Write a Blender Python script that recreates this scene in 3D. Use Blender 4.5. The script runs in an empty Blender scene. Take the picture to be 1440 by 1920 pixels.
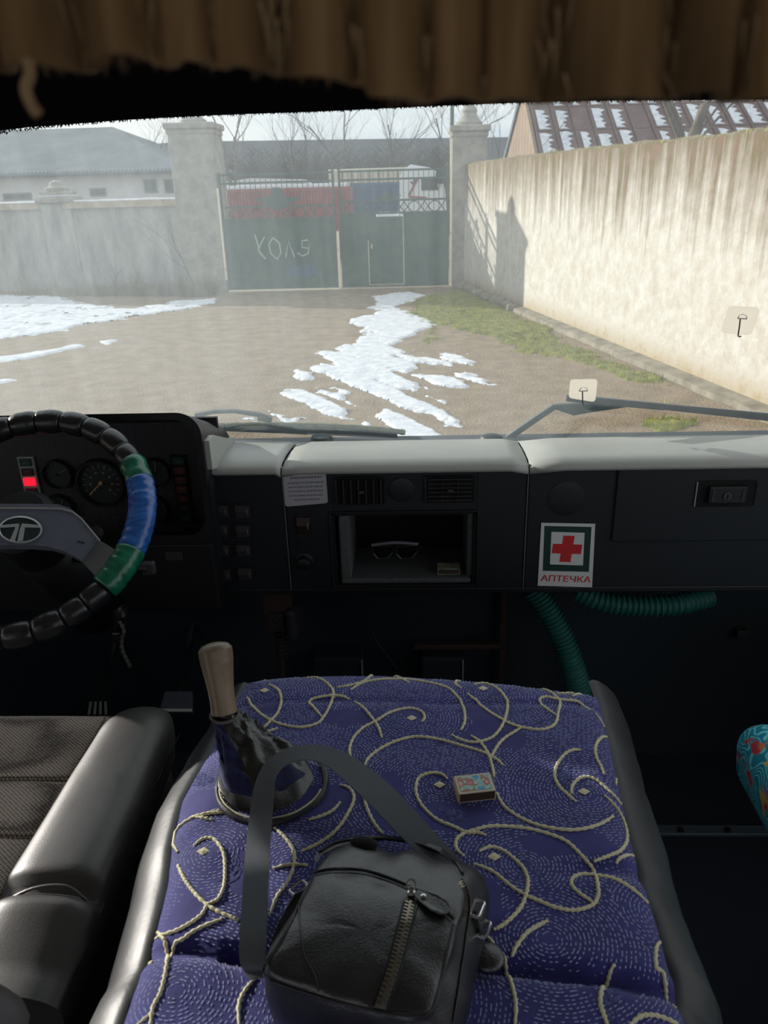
import bpy, bmesh, math, random
import numpy as np
from mathutils import Vector, Matrix, noise
random.seed(7)
PI = math.pi
SC = bpy.context.scene
COL = SC.collection
# ------------------------------------------------------------------ camera
F = 1442.0
CAM = np.array([0, 0, 2.4])
M = np.array([[0.9990598, 0.01135599, 0.04183973],
              [0.03418606, 0.38715061, -0.92138251],
              [-0.02666149, 0.92194656, 0.38639839]])
cd = bpy.data.cameras.new('camera'); cam = bpy.data.objects.new('camera', cd); COL.objects.link(cam)
cam.matrix_world = Matrix([list(M[0]) + [0], list(M[1]) + [0], list(M[2]) + [2.4], [0, 0, 0, 1]])
cd.sensor_fit = 'VERTICAL'; cd.sensor_height = 36; cd.lens = F / 1920 * 36
cd.clip_start = 0.02; cd.clip_end = 800
cd.dof.use_dof = True; cd.dof.focus_distance = 1.6; cd.dof.aperture_fstop = 27.04 / 1000 / 0.0026
SC.camera = cam
# ------------------------------------------------------------------ sky, sun, exposure
SUN_AZ, SUN_EL = math.radians(61), math.radians(15.5)      # to the left of straight ahead
W = bpy.data.worlds.new('sky'); SC.world = W; W.use_nodes = True
nt = W.node_tree; nt.nodes.clear()
out = nt.nodes.new('ShaderNodeOutputWorld'); bg = nt.nodes.new('ShaderNodeBackground')
tc = nt.nodes.new('ShaderNodeTexCoord'); mp = nt.nodes.new('ShaderNodeMapping'); mp.inputs['Scale'].default_value = (1, 1, 5)
nz = nt.nodes.new('ShaderNodeTexNoise'); nz.inputs['Scale'].default_value = 2.2; nz.inputs['Detail'].default_value = 6
cr = nt.nodes.new('ShaderNodeValToRGB')
cr.color_ramp.elements[0].position = .36; cr.color_ramp.elements[0].color = (.56, .64, .74, 1)
cr.color_ramp.elements[1].position = .6; cr.color_ramp.elements[1].color = (.93, .93, .92, 1)
nt.links.new(tc.outputs['Generated'], mp.inputs[0]); nt.links.new(mp.outputs[0], nz.inputs['Vector'])
nt.links.new(nz.outputs['Fac'], cr.inputs[0]); nt.links.new(cr.outputs[0], bg.inputs[0])
bg.inputs[1].default_value = 0.85
nt.links.new(bg.outputs[0], out.inputs[0])
sd = bpy.data.lights.new('sun', 'SUN'); sun = bpy.data.objects.new('sun', sd); COL.objects.link(sun)
sd.energy = 4.0; sd.angle = math.radians(.6); sd.color = (1, .945, .87)
sv = Vector((-math.sin(SUN_AZ) * math.cos(SUN_EL), math.cos(SUN_AZ) * math.cos(SUN_EL), math.sin(SUN_EL)))
sun.rotation_euler = sv.to_track_quat('Z', 'Y').to_euler(); sun.location = sv * 30 + Vector((0, 0, 3))
vs = SC.view_settings; vs.view_transform = 'Standard'; vs.look = 'None'; vs.gamma = 1; vs.use_curve_mapping = False
vs.exposure = 0.3

# ------------------------------------------------------------------ helpers
def ray(u, v): return M @ np.array([(u - 720) / F, (960 - v) / F, -1.0])
def aY(u, v, Y):
    d = ray(u, v); return Vector(CAM + d * (Y / d[1]))
def aZ(u, v, Z):
    d = ray(u, v); return Vector(CAM + d * ((Z - 2.4) / d[2]))
def aP(u, v, p0, n):
    d = Vector(ray(u, v)); c = Vector(CAM); return c + d * ((Vector(p0) - c).dot(n) / d.dot(n))
def lin(c):
    r = []
    for x in c[:3]:
        x = x / 255; r.append(x / 12.92 if x <= .04045 else ((x + .055) / 1.055) ** 2.4)
    return r + [1]
def mat(name, col, rough=.6, metal=0, col2=None, ns=8, nd=6, lo=.35, hi=.65, stretch=None, bs=0, bd=.002, bst=.5, spec=.5, sheen=0, emit=None, es=1):
    m = bpy.data.materials.new(name); m.use_nodes = True; t = m.node_tree; b = t.nodes['Principled BSDF']
    b.inputs['Base Color'].default_value = lin(col); b.inputs['Roughness'].default_value = rough
    b.inputs['Metallic'].default_value = metal; b.inputs['Specular IOR Level'].default_value = spec
    if sheen: b.inputs['Sheen Weight'].default_value = sheen
    co = t.nodes.new('ShaderNodeTexCoord'); ma = t.nodes.new('ShaderNodeMapping')
    geo = t.nodes.new('ShaderNodeNewGeometry'); t.links.new(geo.outputs['Position'], ma.inputs[0])
    if stretch: ma.inputs['Scale'].default_value = stretch
    if col2 is not None:
        n = t.nodes.new('ShaderNodeTexNoise'); n.inputs['Scale'].default_value = ns; n.inputs['Detail'].default_value = nd
        n.inputs['Roughness'].default_value = .62
        r = t.nodes.new('ShaderNodeValToRGB'); r.color_ramp.elements[0].position = lo; r.color_ramp.elements[1].position = hi
        r.color_ramp.elements[0].color = lin(col); r.color_ramp.elements[1].color = lin(col2)
        t.links.new(ma.outputs[0], n.inputs['Vector']); t.links.new(n.outputs['Fac'], r.inputs[0]); t.links.new(r.outputs[0], b.inputs['Base Color'])
    if bs:
        n2 = t.nodes.new('ShaderNodeTexNoise'); n2.inputs['Scale'].default_value = bs; n2.inputs['Detail'].default_value = 4
        t.links.new(ma.outputs[0], n2.inputs['Vector'])
        bu = t.nodes.new('ShaderNodeBump'); bu.inputs['Strength'].default_value = bst; bu.inputs['Distance'].default_value = bd
        t.links.new(n2.outputs['Fac'], bu.inputs['Height']); t.links.new(bu.outputs[0], b.inputs['Normal'])
    if emit:
        b.inputs['Emission Color'].default_value = lin(emit); b.inputs['Emission Strength'].default_value = es
    return m

class MB:
    def __init__(s): s.v = []; s.f = []
    def add(s, vs, fs):
        k = len(s.v); s.v += [Vector(a) for a in vs]; s.f += [tuple(i + k for i in f) for f in fs]; return s
    def box(s, x0, x1, y0, y1, z0, z1):
        return s.add([(x0,y0,z0),(x1,y0,z0),(x1,y1,z0),(x0,y1,z0),(x0,y0,z1),(x1,y0,z1),(x1,y1,z1),(x0,y1,z1)],
                     [(0,3,2,1),(4,5,6,7),(0,1,5,4),(1,2,6,5),(2,3,7,6),(3,0,4,7)])
    def rbox(s, x0, x1, y0, y1, z0, z1, b=.004, seg=2, mx=None):
        bm = bmesh.new(); bmesh.ops.create_cube(bm, size=1)
        for v in bm.verts:
            v.co = Vector(((x0+x1)/2 + v.co.x*(x1-x0), (y0+y1)/2 + v.co.y*(y1-y0), (z0+z1)/2 + v.co.z*(z1-z0)))
        b = min(b, abs(x1-x0)*.49, abs(y1-y0)*.49, abs(z1-z0)*.49)
        bmesh.ops.bevel(bm, geom=bm.edges[:], offset=b, segments=seg, affect='EDGES', profile=.5)
        return s.bm(bm, mx)
    def bm(s, bm, mx=None):
        bm.verts.index_update()
        s.add([(mx @ v.co if mx else v.co.copy()) for v in bm.verts], [[v.index for v in f.verts] for f in bm.faces]); bm.free(); return s
    def obox(s, c, ax, ay, az):       # oriented box: centre and three half vectors
        c, ax, ay, az = map(Vector, (c, ax, ay, az)); P = []
        for k in (-1, 1):
            for i, j in ((-1,-1),(1,-1),(1,1),(-1,1)): P.append(c + ax*i + ay*j + az*k)
        return s.add(P, [(0,3,2,1),(4,5,6,7),(0,1,5,4),(1,2,6,5),(2,3,7,6),(3,0,4,7)])
    def bar(s, a, b, w, h=None, up=(0, 0, 1)):
        a, b = Vector(a), Vector(b); h = h or w; d = (b-a); L = d.length
        if L < 1e-6: return s
        d /= L; x = d.cross(Vector(up))
        if x.length < 1e-3: x = d.cross(Vector((1, 0, 0)))
        x.normalize(); y = x.cross(d)
        return s.obox((a+b)/2, x*w/2, y*h/2, d*L/2)
    def tube(s, path, r, n=8, closed=False, caps=True):
        P = [Vector(p) for p in path]; N = len(P)
        if not hasattr(r, '__len__'): r = [r]*N
        k0 = len(s.v); prev = None
        for i, p in enumerate(P):
            if closed: d = P[(i+1) % N] - P[i-1]
            else: d = P[min(i+1, N-1)] - P[max(i-1, 0)]
            d.normalize() if d.length > 1e-9 else None
            if prev is None:
                x = d.cross(Vector((0, 0, 1)))
                if x.length < .05: x = d.cross(Vector((0, 1, 0)))
            else: x = prev - d*prev.dot(d)
            x.normalize(); prev = x; y = d.cross(x)
            for j in range(n):
                a = 2*PI*j/n; s.v.append(p + (x*math.cos(a) + y*math.sin(a))*r[i])
        for i in range(N if closed else N-1):
            a = k0+i*n; b = k0+((i+1) % N)*n
            for j in range(n): s.f.append((a+j, a+(j+1) % n, b+(j+1) % n, b+j))
        if caps and not closed:
            s.f.append(tuple(k0+j for j in reversed(range(n)))); s.f.append(tuple(k0+(N-1)*n+j for j in range(n)))
        return s
    def lathe(s, c, prof, n=24, axis=(0, 0, 1)):      # prof: (radius, height along axis)
        c = Vector(c); q = Vector(axis).normalized().to_track_quat('Z', 'Y'); k0 = len(s.v); m = len(prof)
        for r, h in prof:
            for j in range(n):
                a = 2*PI*j/n; s.v.append(c + q @ Vector((r*math.cos(a), r*math.sin(a), h)))
        for i in range(m-1):
            for j in range(n): s.f.append((k0+i*n+j, k0+i*n+(j+1) % n, k0+(i+1)*n+(j+1) % n, k0+(i+1)*n+j))
        s.f.append(tuple(k0+j for j in reversed(range(n)))); s.f.append(tuple(k0+(m-1)*n+j for j in range(n)))
        return s
    def prism(s, poly, d):             # poly: 3D points, d: extrusion vector
        P = [Vector(p) for p in poly]; n = len(P); d = Vector(d)
        return s.add(P + [p+d for p in P], [tuple(range(n)), tuple(n+i for i in reversed(range(n)))] + [(i, n+i, n+(i+1) % n, (i+1) % n) for i in range(n)])
    def ribbon(s, A, B, th):           # strap between two edge lines
        A = [Vector(a) for a in A]; B = [Vector(b) for b in B]; n = len(A); k = len(s.v)
        for i in range(n):
            t = A[min(i+1, n-1)] - A[max(i-1, 0)]; nn = t.cross(B[i]-A[i])
            nn = nn.normalized()*th if nn.length > 1e-9 else Vector((0, 0, th))
            s.v += [A[i], B[i], B[i]+nn, A[i]+nn]
        for i in range(n-1):
            for j in range(4): a = k+i*4; s.f.append((a+j, a+(j+1) % 4, a+4+(j+1) % 4, a+4+j))
        s.f += [(k, k+3, k+2, k+1), (k+4*n-4, k+4*n-3, k+4*n-2, k+4*n-1)]
        return s
WLOC = {}
def link(name, mb, m, parent=None, label=None, cat=None, group=None, kind=None, smooth=False, sub=0, sharp=False):
    vs = mb.v
    if not vs: return None
    lo = Vector((min(v.x for v in vs), min(v.y for v in vs), min(v.z for v in vs)))
    hi = Vector((max(v.x for v in vs), max(v.y for v in vs), max(v.z for v in vs)))
    c = (lo+hi)/2
    if parent is None: c.z = lo.z
    me = bpy.data.meshes.new(name); me.from_pydata([tuple(v-c) for v in vs], [], mb.f); me.validate()
    b = bmesh.new(); b.from_mesh(me); bmesh.ops.recalc_face_normals(b, faces=b.faces[:]); b.to_mesh(me); b.free()
    if smooth:
        me.polygons.foreach_set('use_smooth', [True]*len(me.polygons))
        if smooth == 'auto': me.set_sharp_from_angle(angle=math.radians(38))
    o = bpy.data.objects.new(name, me); COL.objects.link(o)
    if m: me.materials.append(m)
    o.location = c - (WLOC[parent.name] if parent else Vector())
    if parent: o.parent = parent
    WLOC[o.name] = c
    if sub:
        md = o.modifiers.new('subdivision', 'SUBSURF'); md.levels = sub; md.render_levels = sub
    tag(o, label, cat, group, kind); return o
def tag(o, label=None, cat=None, group=None, kind=None):
    if label: o['label'] = label
    if cat: o['category'] = cat
    if group: o['group'] = group
    if kind: o['kind'] = kind
def thing(name, loc, label, cat, group=None):
    o = bpy.data.objects.new(name, None); COL.objects.link(o); o.empty_display_size = .05
    o.location = loc; WLOC[o.name] = Vector(loc); tag(o, label, cat, group); return o
def text_mb(s, size, org, ex, ey, th=.0006, align='CENTER', bold=0, sx=1):
    c = bpy.data.curves.new('t', 'FONT'); c.body = s; c.size = 1; c.align_x = align; c.align_y = 'CENTER'; c.offset = bold; c.resolution_u = 3
    o = bpy.data.objects.new('t', c); me = bpy.data.meshes.new_from_object(o)
    ex, ey, org = Vector(ex).normalized(), Vector(ey).normalized(), Vector(org); nn = ex.cross(ey)
    mb = MB(); mb.add([org + ex*(v.co.x*size*sx) + ey*(v.co.y*size) + nn*th for v in me.vertices], [list(p.vertices) for p in me.polygons])
    bpy.data.objects.remove(o); bpy.data.meshes.remove(me); return mb
def smooth_path(P, n=6):
    P = [Vector(p) for p in P]; R = []
    for i in range(len(P)-1):
        a, b, c, d = P[max(i-1, 0)], P[i], P[i+1], P[min(i+2, len(P)-1)]
        for k in range(n):
            t = k/n; R.append(.5*((2*b)+(c-a)*t+(2*a-5*b+4*c-d)*t*t+(3*b-a-3*c+d)*t**3))
    R.append(P[-1]); return R
def fbm(x, y, z=0, o=4): return noise.fractal(Vector((x, y, z)), 1.0, 2.0, o)
def rounded_poly(x0, x1, z0, z1, r, n=5):
    P = []
    for cx, cz, a0 in ((x1-r, z1-r, 0), (x0+r, z1-r, 90), (x0+r, z0+r, 180), (x1-r, z0+r, 270)):
        for k in range(n+1):
            a = math.radians(a0+90*k/n); P.append((cx+r*math.cos(a), cz+r*math.sin(a)))
    return P

# ------------------------------------------------------------------ materials
m_gnd = mat('packed_dirt', (120,102,80), .95, col2=(152,134,110), ns=3.2, nd=14, lo=.3, hi=.7, bs=28, bd=.03, bst=.7)
m_snow = mat('old_snow', (196,202,214), .8, col2=(232,234,238), ns=6, bs=20, bd=.02)
m_moss = mat('moss', (88,94,34), .95, col2=(142,140,58), ns=5, bs=60, bd=.02)
m_blade = mat('grass_blade', (110,122,40), .8, col2=(160,158,70), ns=3)
m_dry = mat('dry_grass', (120,108,86), .9, col2=(150,138,112), ns=3)
m_bark = mat('bark', (78,66,58), .9, col2=(110,98,88), ns=4)
m_twig = mat('twig', (96,84,78), .9)
m_conc = mat('old_concrete', (150,146,136), .95, col2=(190,186,176), ns=3, bs=30, bd=.02)
m_brick = mat('coping', (160,142,118), .95, col2=(186,176,160), ns=4)
m_green = mat('green_paint', (30,72,62), .6, col2=(56,86,66), ns=2.5, nd=8)
m_greend = mat('dark_green_paint', (44,72,62), .6)
m_rust = mat('rusty_white_steel', (236,226,200), .6, col2=(120,86,60), ns=5, lo=.6, hi=.75)
m_chalk = mat('chalk_paint', (176,196,188), .9)
m_bluesp = mat('blue_spray', (40,82,104), .8)
m_red = mat('red_container', (165,62,62), .7, col2=(140,58,56), ns=1)
m_blue = mat('blue_container', (44,84,128), .7, col2=(56,98,140), ns=1)
m_whitep = mat('white_paint', (226,230,236), .45)
m_cream = mat('cream_wall', (206,198,178), .8)
m_glassd = mat('dark_glass', (46,48,46), .15)
m_tyre = mat('tyre', (26,26,28), .85)
m_shed = mat('grey_slate', (88,96,102), .9, col2=(112,118,122), ns=.5)
m_hwall = mat('whitewash', (196,198,202), .9, col2=(214,214,214), ns=1)
m_win = mat('weathered_window', (110,116,112), .5)
m_sheet = mat('rusty_roof_sheet', (84,48,44), .6, col2=(104,70,66), ns=2)
m_plank = mat('plank', (124,98,78), .85, col2=(160,138,118), ns=3, stretch=(6, 6, .6))
m_hill = mat('far_slope', (108,114,124), 1, col2=(124,128,134), ns=.05)
m_thick = mat('far_thicket', (64,56,44), 1)
m_stone = mat('field_stone', (110,102,86), .9, col2=(150,142,124), ns=4)
m_mossy = mat('mossy_rubber', (128,128,66), .9, col2=(96,100,84), ns=60)
# dusty glass
m_pane = bpy.data.materials.new('dusty_windscreen'); m_pane.use_nodes = True
t = m_pane.node_tree; t.nodes.clear(); N = t.nodes.new; L = t.links.new
o_ = N('ShaderNodeOutputMaterial'); mx = N('ShaderNodeMixShader'); tr = N('ShaderNodeBsdfTransparent'); tl = N('ShaderNodeBsdfTranslucent')
tl.inputs[0].default_value = (.78, .87, .93, 1); tr.inputs[0].default_value = (.97, .99, .98, 1)
g = N('ShaderNodeNewGeometry'); n1 = N('ShaderNodeTexNoise'); n1.inputs['Scale'].default_value = 2.2; n1.inputs['Detail'].default_value = 5
n2 = N('ShaderNodeTexNoise'); n2.inputs['Scale'].default_value = 120; n2.inputs['Detail'].default_value = 3
mpp = N('ShaderNodeMapping'); mpp.inputs['Scale'].default_value = (30, 1.5, 1.5); n3 = N('ShaderNodeTexNoise'); n3.inputs['Scale'].default_value = 1.5; n3.inputs['Detail'].default_value = 3
L(g.outputs['Position'], n1.inputs['Vector']); L(g.outputs['Position'], n2.inputs['Vector']); L(g.outputs['Position'], mpp.inputs[0]); L(mpp.outputs[0], n3.inputs['Vector'])
sx_ = N('ShaderNodeSeparateXYZ'); L(g.outputs['Position'], sx_.inputs[0])
rg = N('ShaderNodeMapRange'); rg.inputs['From Min'].default_value = -.9; rg.inputs['From Max'].default_value = .75; rg.inputs['To Min'].default_value = .145; rg.inputs['To Max'].default_value = .03
L(sx_.outputs['X'], rg.inputs['Value'])
def mth(op, a, b):
    q = N('ShaderNodeMath'); q.operation = op
    for i, k in enumerate((a, b)):
        if isinstance(k, (int, float)): q.inputs[i].default_value = k
        else: L(k, q.inputs[i])
    return q.outputs[0]
s1 = mth('ADD', mth('MULTIPLY', n1.outputs['Fac'], 1.0), mth('MULTIPLY', n2.outputs['Fac'], .35))
s1 = mth('ADD', s1, mth('MULTIPLY', n3.outputs['Fac'], .5))
fac = mth('MULTIPLY', s1, rg.outputs[0]); L(fac, mx.inputs[0]); L(tr.outputs[0], mx.inputs[1]); L(tl.outputs[0], mx.inputs[2]); L(mx.outputs[0], o_.inputs[0])
# wall plaster with rain streaks from the top and damp at the foot
m_plas = bpy.data.materials.new('streaked_plaster'); m_plas.use_nodes = True
t = m_plas.node_tree; N = t.nodes.new; L = t.links.new; b = t.nodes['Principled BSDF']; b.inputs['Roughness'].default_value = .95
g = N('ShaderNodeNewGeometry'); sp = N('ShaderNodeSeparateXYZ'); L(g.outputs['Position'], sp.inputs[0])
ma = N('ShaderNodeMapping'); ma.inputs['Scale'].default_value = (2.6, 2.6, .15); na = N('ShaderNodeTexNoise'); na.inputs['Scale'].default_value = 2.2; na.inputs['Detail'].default_value = 7; na.inputs['Roughness'].default_value = .65
L(g.outputs['Position'], ma.inputs[0]); L(ma.outputs[0], na.inputs['Vector'])
nb = N('ShaderNodeTexNoise'); nb.inputs['Scale'].default_value = 5; nb.inputs['Detail'].default_value = 12; nb.inputs['Roughness'].default_value = .7; L(g.outputs['Position'], nb.inputs['Vector'])
base = N('ShaderNodeValToRGB'); base.color_ramp.elements[0].position = .35; base.color_ramp.elements[0].color = lin((186,176,162)); base.color_ramp.elements[1].position = .66; base.color_ramp.elements[1].color = lin((210,207,201)); L(nb.outputs['Fac'], base.inputs[0])
top = N('ShaderNodeMapRange'); top.inputs['From Min'].default_value = 1.0; top.inputs['From Max'].default_value = 3.0; top.inputs['To Min'].default_value = -.16; top.inputs['To Max'].default_value = .40; L(sp.outputs['Z'], top.inputs['Value'])
st = N('ShaderNodeMath'); st.operation = 'ADD'; L(na.outputs['Fac'], st.inputs[0]); L(top.outputs[0], st.inputs[1])
sr = N('ShaderNodeMapRange'); sr.inputs['From Min'].default_value = .54; sr.inputs['From Max'].default_value = .86; L(st.outputs[0], sr.inputs['Value'])
dirt = N('ShaderNodeValToRGB'); dirt.color_ramp.elements[0].position = .4; dirt.color_ramp.elements[0].color = lin((104,92,54)); dirt.color_ramp.elements[1].position = .6; dirt.color_ramp.elements[1].color = lin((124,100,80)); L(nb.outputs['Fac'], dirt.inputs[0])
m1 = N('ShaderNodeMix'); m1.data_type = 'RGBA'; L(sr.outputs[0], m1.inputs[0]); L(base.outputs[0], m1.inputs[6]); L(dirt.outputs[0], m1.inputs[7])
ft = N('ShaderNodeMapRange'); ft.inputs['From Min'].default_value = .6; ft.inputs['From Max'].default_value = 0; ft.inputs['To Min'].default_value = -.2; ft.inputs['To Max'].default_value = .45; L(sp.outputs['Z'], ft.inputs['Value'])
fa = N('ShaderNodeMath'); fa.operation = 'ADD'; L(nb.outputs['Fac'], fa.inputs[0]); L(ft.outputs[0], fa.inputs[1])
fr = N('ShaderNodeMapRange'); fr.inputs['From Min'].default_value = .55; fr.inputs['From Max'].default_value = .9; fr.inputs['To Max'].default_value = .8; L(fa.outputs[0], fr.inputs['Value'])
m2 = N('ShaderNodeMix'); m2.data_type = 'RGBA'; L(fr.outputs[0], m2.inputs[0]); L(m1.outputs[2], m2.inputs[6]); m2.inputs[7].default_value = lin((158,134,88)); L(m2.outputs[2], b.inputs['Base Color'])
bu = N('ShaderNodeBump'); bu.inputs['Distance'].default_value = .03; bu.inputs['Strength'].default_value = .6; L(nb.outputs['Fac'], bu.inputs['Height']); L(bu.outputs[0], b.inputs['Normal'])
m_wallL = mat('grey_plaster', (134,136,132), .95, col2=(176,176,170), ns=2, nd=10, stretch=(1.5, 1.5, .5), bs=20, bd=.02)
m_pier = mat('pier_plaster', (136,131,122), .95, col2=(170,165,156), ns=3, nd=10, bs=20, bd=.02)
# interior
m_dash = mat('black_dash_plastic', (25,29,36), .55, bs=900, bd=.0004, bst=.3, spec=.4)
m_dtop = mat('dash_top_painted_glare', (168,170,166), .4, col2=(182,183,178), ns=3, bs=900, bd=.0004, bst=.3)  # sun sheen on the dark plastic is painted into this pale grey
m_black = mat('black_plastic', (18,20,25), .5)
m_void = mat('black_recess', (12,13,16), .9)
m_clus = mat('instrument_panel_plastic', (48,47,52), .6)
m_line = mat('panel_line', (84,84,88), .6)
m_grey = mat('grey_trim', (150,154,152), .5)
m_lghr = mat('black_wrap_leather', (24,25,28), .28, col2=(36,38,42), ns=60, bs=300, bd=.0008, spec=.7)
m_tapeb = mat('blue_tape', (24,70,140), .25, col2=(50,110,190), ns=30, stretch=(1, 1, 6), spec=.7)
m_tapeg = mat('green_tape', (10,84,66), .25, col2=(30,120,90), ns=30, spec=.7)
m_hub = mat('grey_hub_plastic', (96,102,118), .42, col2=(104,110,126), ns=12, spec=.6)
m_emb = mat('emblem_silver', (206,214,216), .35, .5)
m_alu = mat('spoke_metal', (130,132,136), .35, .6)
m_seatf = mat('seat_weave', (70,62,58), .9, sheen=.3)
m_leath = mat('seat_leather', (72,70,70), .46, bs=500, bd=.0005, bst=.3, spec=.9)
m_skirt = mat('cover_leatherette', (42,44,48), .45, bs=120, bd=.0012, bst=.2, spec=.5)
m_bag = mat('bag_leather', (30,30,33), .3, bs=560, bd=.0009, bst=.55, spec=1.0)
m_bagp = mat('bag_piping', (18,18,20), .3, spec=.6)
m_web = mat('strap_webbing', (92,97,102), .72, bs=900, bd=.001)
m_chrome = mat('chrome', (215,215,215), .15, 1)
m_brass = mat('zip_metal', (176,166,146), .3, 1)
m_navy = mat('navy_fabric', (40,40,112), .85, col2=(50,50,130), ns=30, bs=1100, bd=.0008, sheen=.25)
m_cordm = mat('cream_yarn', (222,216,180), .8, bs=500, bd=.001)
m_dashm = mat('pale_stitches', (160,170,214), .85)
m_gloss = mat('motif_fill', (96,104,160), .8, col2=(60,64,120), ns=300, stretch=(1, .2, 1))
m_wood = mat('worn_beige_knob', (138,122,98), .4, col2=(112,98,78), ns=20)
m_carpet = mat('grey_carpet', (66,70,74), .95, col2=(96,100,102), ns=260, bs=260, bd=.002)
m_felt = mat('black_felt', (13,14,20), 1, bs=300, bd=.003, spec=.1)
m_fringe = mat('brown_pelmet', (86,68,44), .95, col2=(150,120,84), ns=16, nd=4, stretch=(3.2, .3, .3), spec=.1)
m_fr2 = mat('pale_fringe', (170,146,112), .95, col2=(116,94,66), ns=30, spec=.1)
m_floor = mat('black_floor_mat', (40,44,56), .85, bs=120, bd=.003)
m_shell = mat('cab_lining', (178,176,172), .9)
m_fire = mat('dark_green_firewall', (32,44,52), .7)
m_hose = mat('green_hose', (38,106,100), .45)
m_iron = mat('brown_iron', (60,48,42), .7)
m_white = mat('white_sticker', (220,222,224), .5)
m_redc = mat('sticker_red', (214,38,44), .5, col2=(196,48,54), ns=60)
m_gst = mat('grey_label', (176,176,184), .5)
m_ink = mat('faint_ink', (112,112,122), .6)
m_seatp = None

# ------------------------------------------------------------------ OUTSIDE: ground
gm = MB(); gm.box(-160, 160, -12, 400, -.3, 0)
link('ground', gm, m_gnd, kind='structure', label='bare packed earth of the yard')
def px_poly(P): return np.array([[*aZ(u, v, 0)[:2]] for u, v in P])
def sdist(poly, X, Y):
    d = np.full(X.shape, 1e9); ins = np.zeros(X.shape, bool); n = len(poly)
    for i in range(n):
        x0, y0 = poly[i]; x1, y1 = poly[(i+1) % n]; ex, ey = x1-x0, y1-y0
        tt = np.clip(((X-x0)*ex+(Y-y0)*ey)/(ex*ex+ey*ey+1e-12), 0, 1)
        d = np.minimum(d, np.hypot(X-x0-tt*ex, Y-y0-tt*ey))
        c = ((y0 > Y) != (y1 > Y)) & (X < (x1-x0)*(Y-y0)/(y1-y0+1e-12)+x0); ins ^= c
    return np.where(ins, d, -d)
def npn(X, Y, sc, seed, oct=4):
    rs = np.random.RandomState(seed); r = 0; a = 1; tot = 0
    for o in range(oct):
        T = rs.rand(257, 257); gx = X*sc*2**o + 37.3; gy = Y*sc*2**o + 91.7
        ix = np.floor(gx).astype(int); iy = np.floor(gy).astype(int); fx = gx-ix; fy = gy-iy; fx = fx*fx*(3-2*fx); fy = fy*fy*(3-2*fy)
        h = lambda i, j: T[i % 257, j % 257]
        r = r + a*((h(ix, iy)*(1-fx)+h(ix+1, iy)*fx)*(1-fy)+(h(ix, iy+1)*(1-fx)+h(ix+1, iy+1)*fx)*fy); tot += a; a *= .55
    return r/tot - .5
def field_obj(name, h, X, Y, m, label, cat, top=.025, kind='stuff'):
    Z = np.clip(h, -.02, top); keep = h > -.02
    ny, nx = X.shape; idx = -np.ones(X.shape, int)
    fm = keep[:-1, :-1] & keep[1:, :-1] & keep[:-1, 1:] & keep[1:, 1:]
    use = np.zeros(X.shape, bool); use[:-1, :-1] |= fm; use[1:, :-1] |= fm; use[:-1, 1:] |= fm; use[1:, 1:] |= fm
    idx[use] = np.arange(use.sum()); jj, ii = np.nonzero(fm)
    f = np.stack([idx[jj, ii], idx[jj, ii+1], idx[jj+1, ii+1], idx[jj+1, ii]], 1)
    mb = MB(); mb.v = [Vector(p) for p in zip(X[use], Y[use], Z[use])]; mb.f = [tuple(map(int, q)) for q in f]
    return link(name, mb, m, label=label, cat=cat, kind=kind, smooth=True)
# main snow patch with wheel ruts
X, Y = np.meshgrid(np.arange(-2.8, 2.4, .02), np.arange(6.2, 21, .03))
main = px_poly([(705,556),(770,546),(800,552),(745,575),(770,592),(805,604),(800,622),(752,636),(745,652),(800,662),(862,664),(888,682),(842,690),(885,696),(915,722),(850,731),(800,726),(762,705),(800,742),(830,762),(872,795),(862,802),(800,775),(740,762),(690,745),(640,738),(610,700),(570,712),(548,694),(600,684),(592,662),(650,652),(684,628),(664,600),(700,590)])
h = sdist(main, X, Y)
for P in ([(528,736),(562,727),(606,732),(645,742),(676,768),(640,784),(596,768),(552,762)], [(700,790),(728,768),(776,776),(838,806),(850,840),(690,840)], [(470,765),(520,772),(560,786),(540,800),(480,790)]):
    h = np.maximum(h, sdist(px_poly(P), X, Y))
for P in ([(762,655),(800,650),(842,656),(832,668),(790,672),(764,668)], [(764,692),(800,684),(846,688),(862,698),(800,704),(766,702)], [(640,600),(665,610),(650,640),(620,640)]):
    h = np.minimum(h, -sdist(px_poly(P), X, Y)+.03)
hh = np.clip(h, -.4, .4)*.25 + npn(X, Y, 2.2, 3, 6)*.15 + npn(X, Y*2, 9, 14, 3)*.06
a_, b_ = aZ(600, 680, 0), aZ(860, 790, 0); dx, dy = (b_.x-a_.x), (b_.y-a_.y); ln = math.hypot(dx, dy)
q = ((X-a_.x)*(-dy)+(Y-a_.y)*dx)/ln; rut = np.sin(q*13 + npn(X, Y, .8, 9)*3)
zone = 1/(1+np.exp((Y-12.5)*2)); hh = hh - .075*np.clip(rut, .0, 1)*zone
field_obj('snow_patch', hh, X, Y, m_snow, 'white melting snow patch with wheel ruts in mid yard', 'snow')
X, Y = np.meshgrid(np.arange(-13, -2, .05), np.arange(9.5, 22.5, .05))
h = sdist(px_poly([(-80,556),(100,554),(170,572),(250,578),(330,566),(415,558),(400,570),(300,588),(200,602),(100,624),(-80,650)]), X, Y)
hs = np.clip(h, -.5, .25)*.2 + npn(X, Y*2, 1.6, 5, 5)*.13 + npn(X, Y*1.7, 6.5, 15, 3)*.13 - .012
for P in ([(-20,672),(60,662),(150,646),(158,650),(70,670),(-20,682)], [(-20,716),(10,712),(26,714),(-20,722)], [(190,640),(215,638),(200,648)]):
    hs = np.maximum(hs, np.clip(sdist(px_poly(P), X, Y), -.4, .2)*.3+.01+npn(X, Y, 3, 8)*.08)
field_obj('snow_drift', hs, X, Y, m_snow, 'patchy thin snow by the grey wall at left', 'snow')
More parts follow.
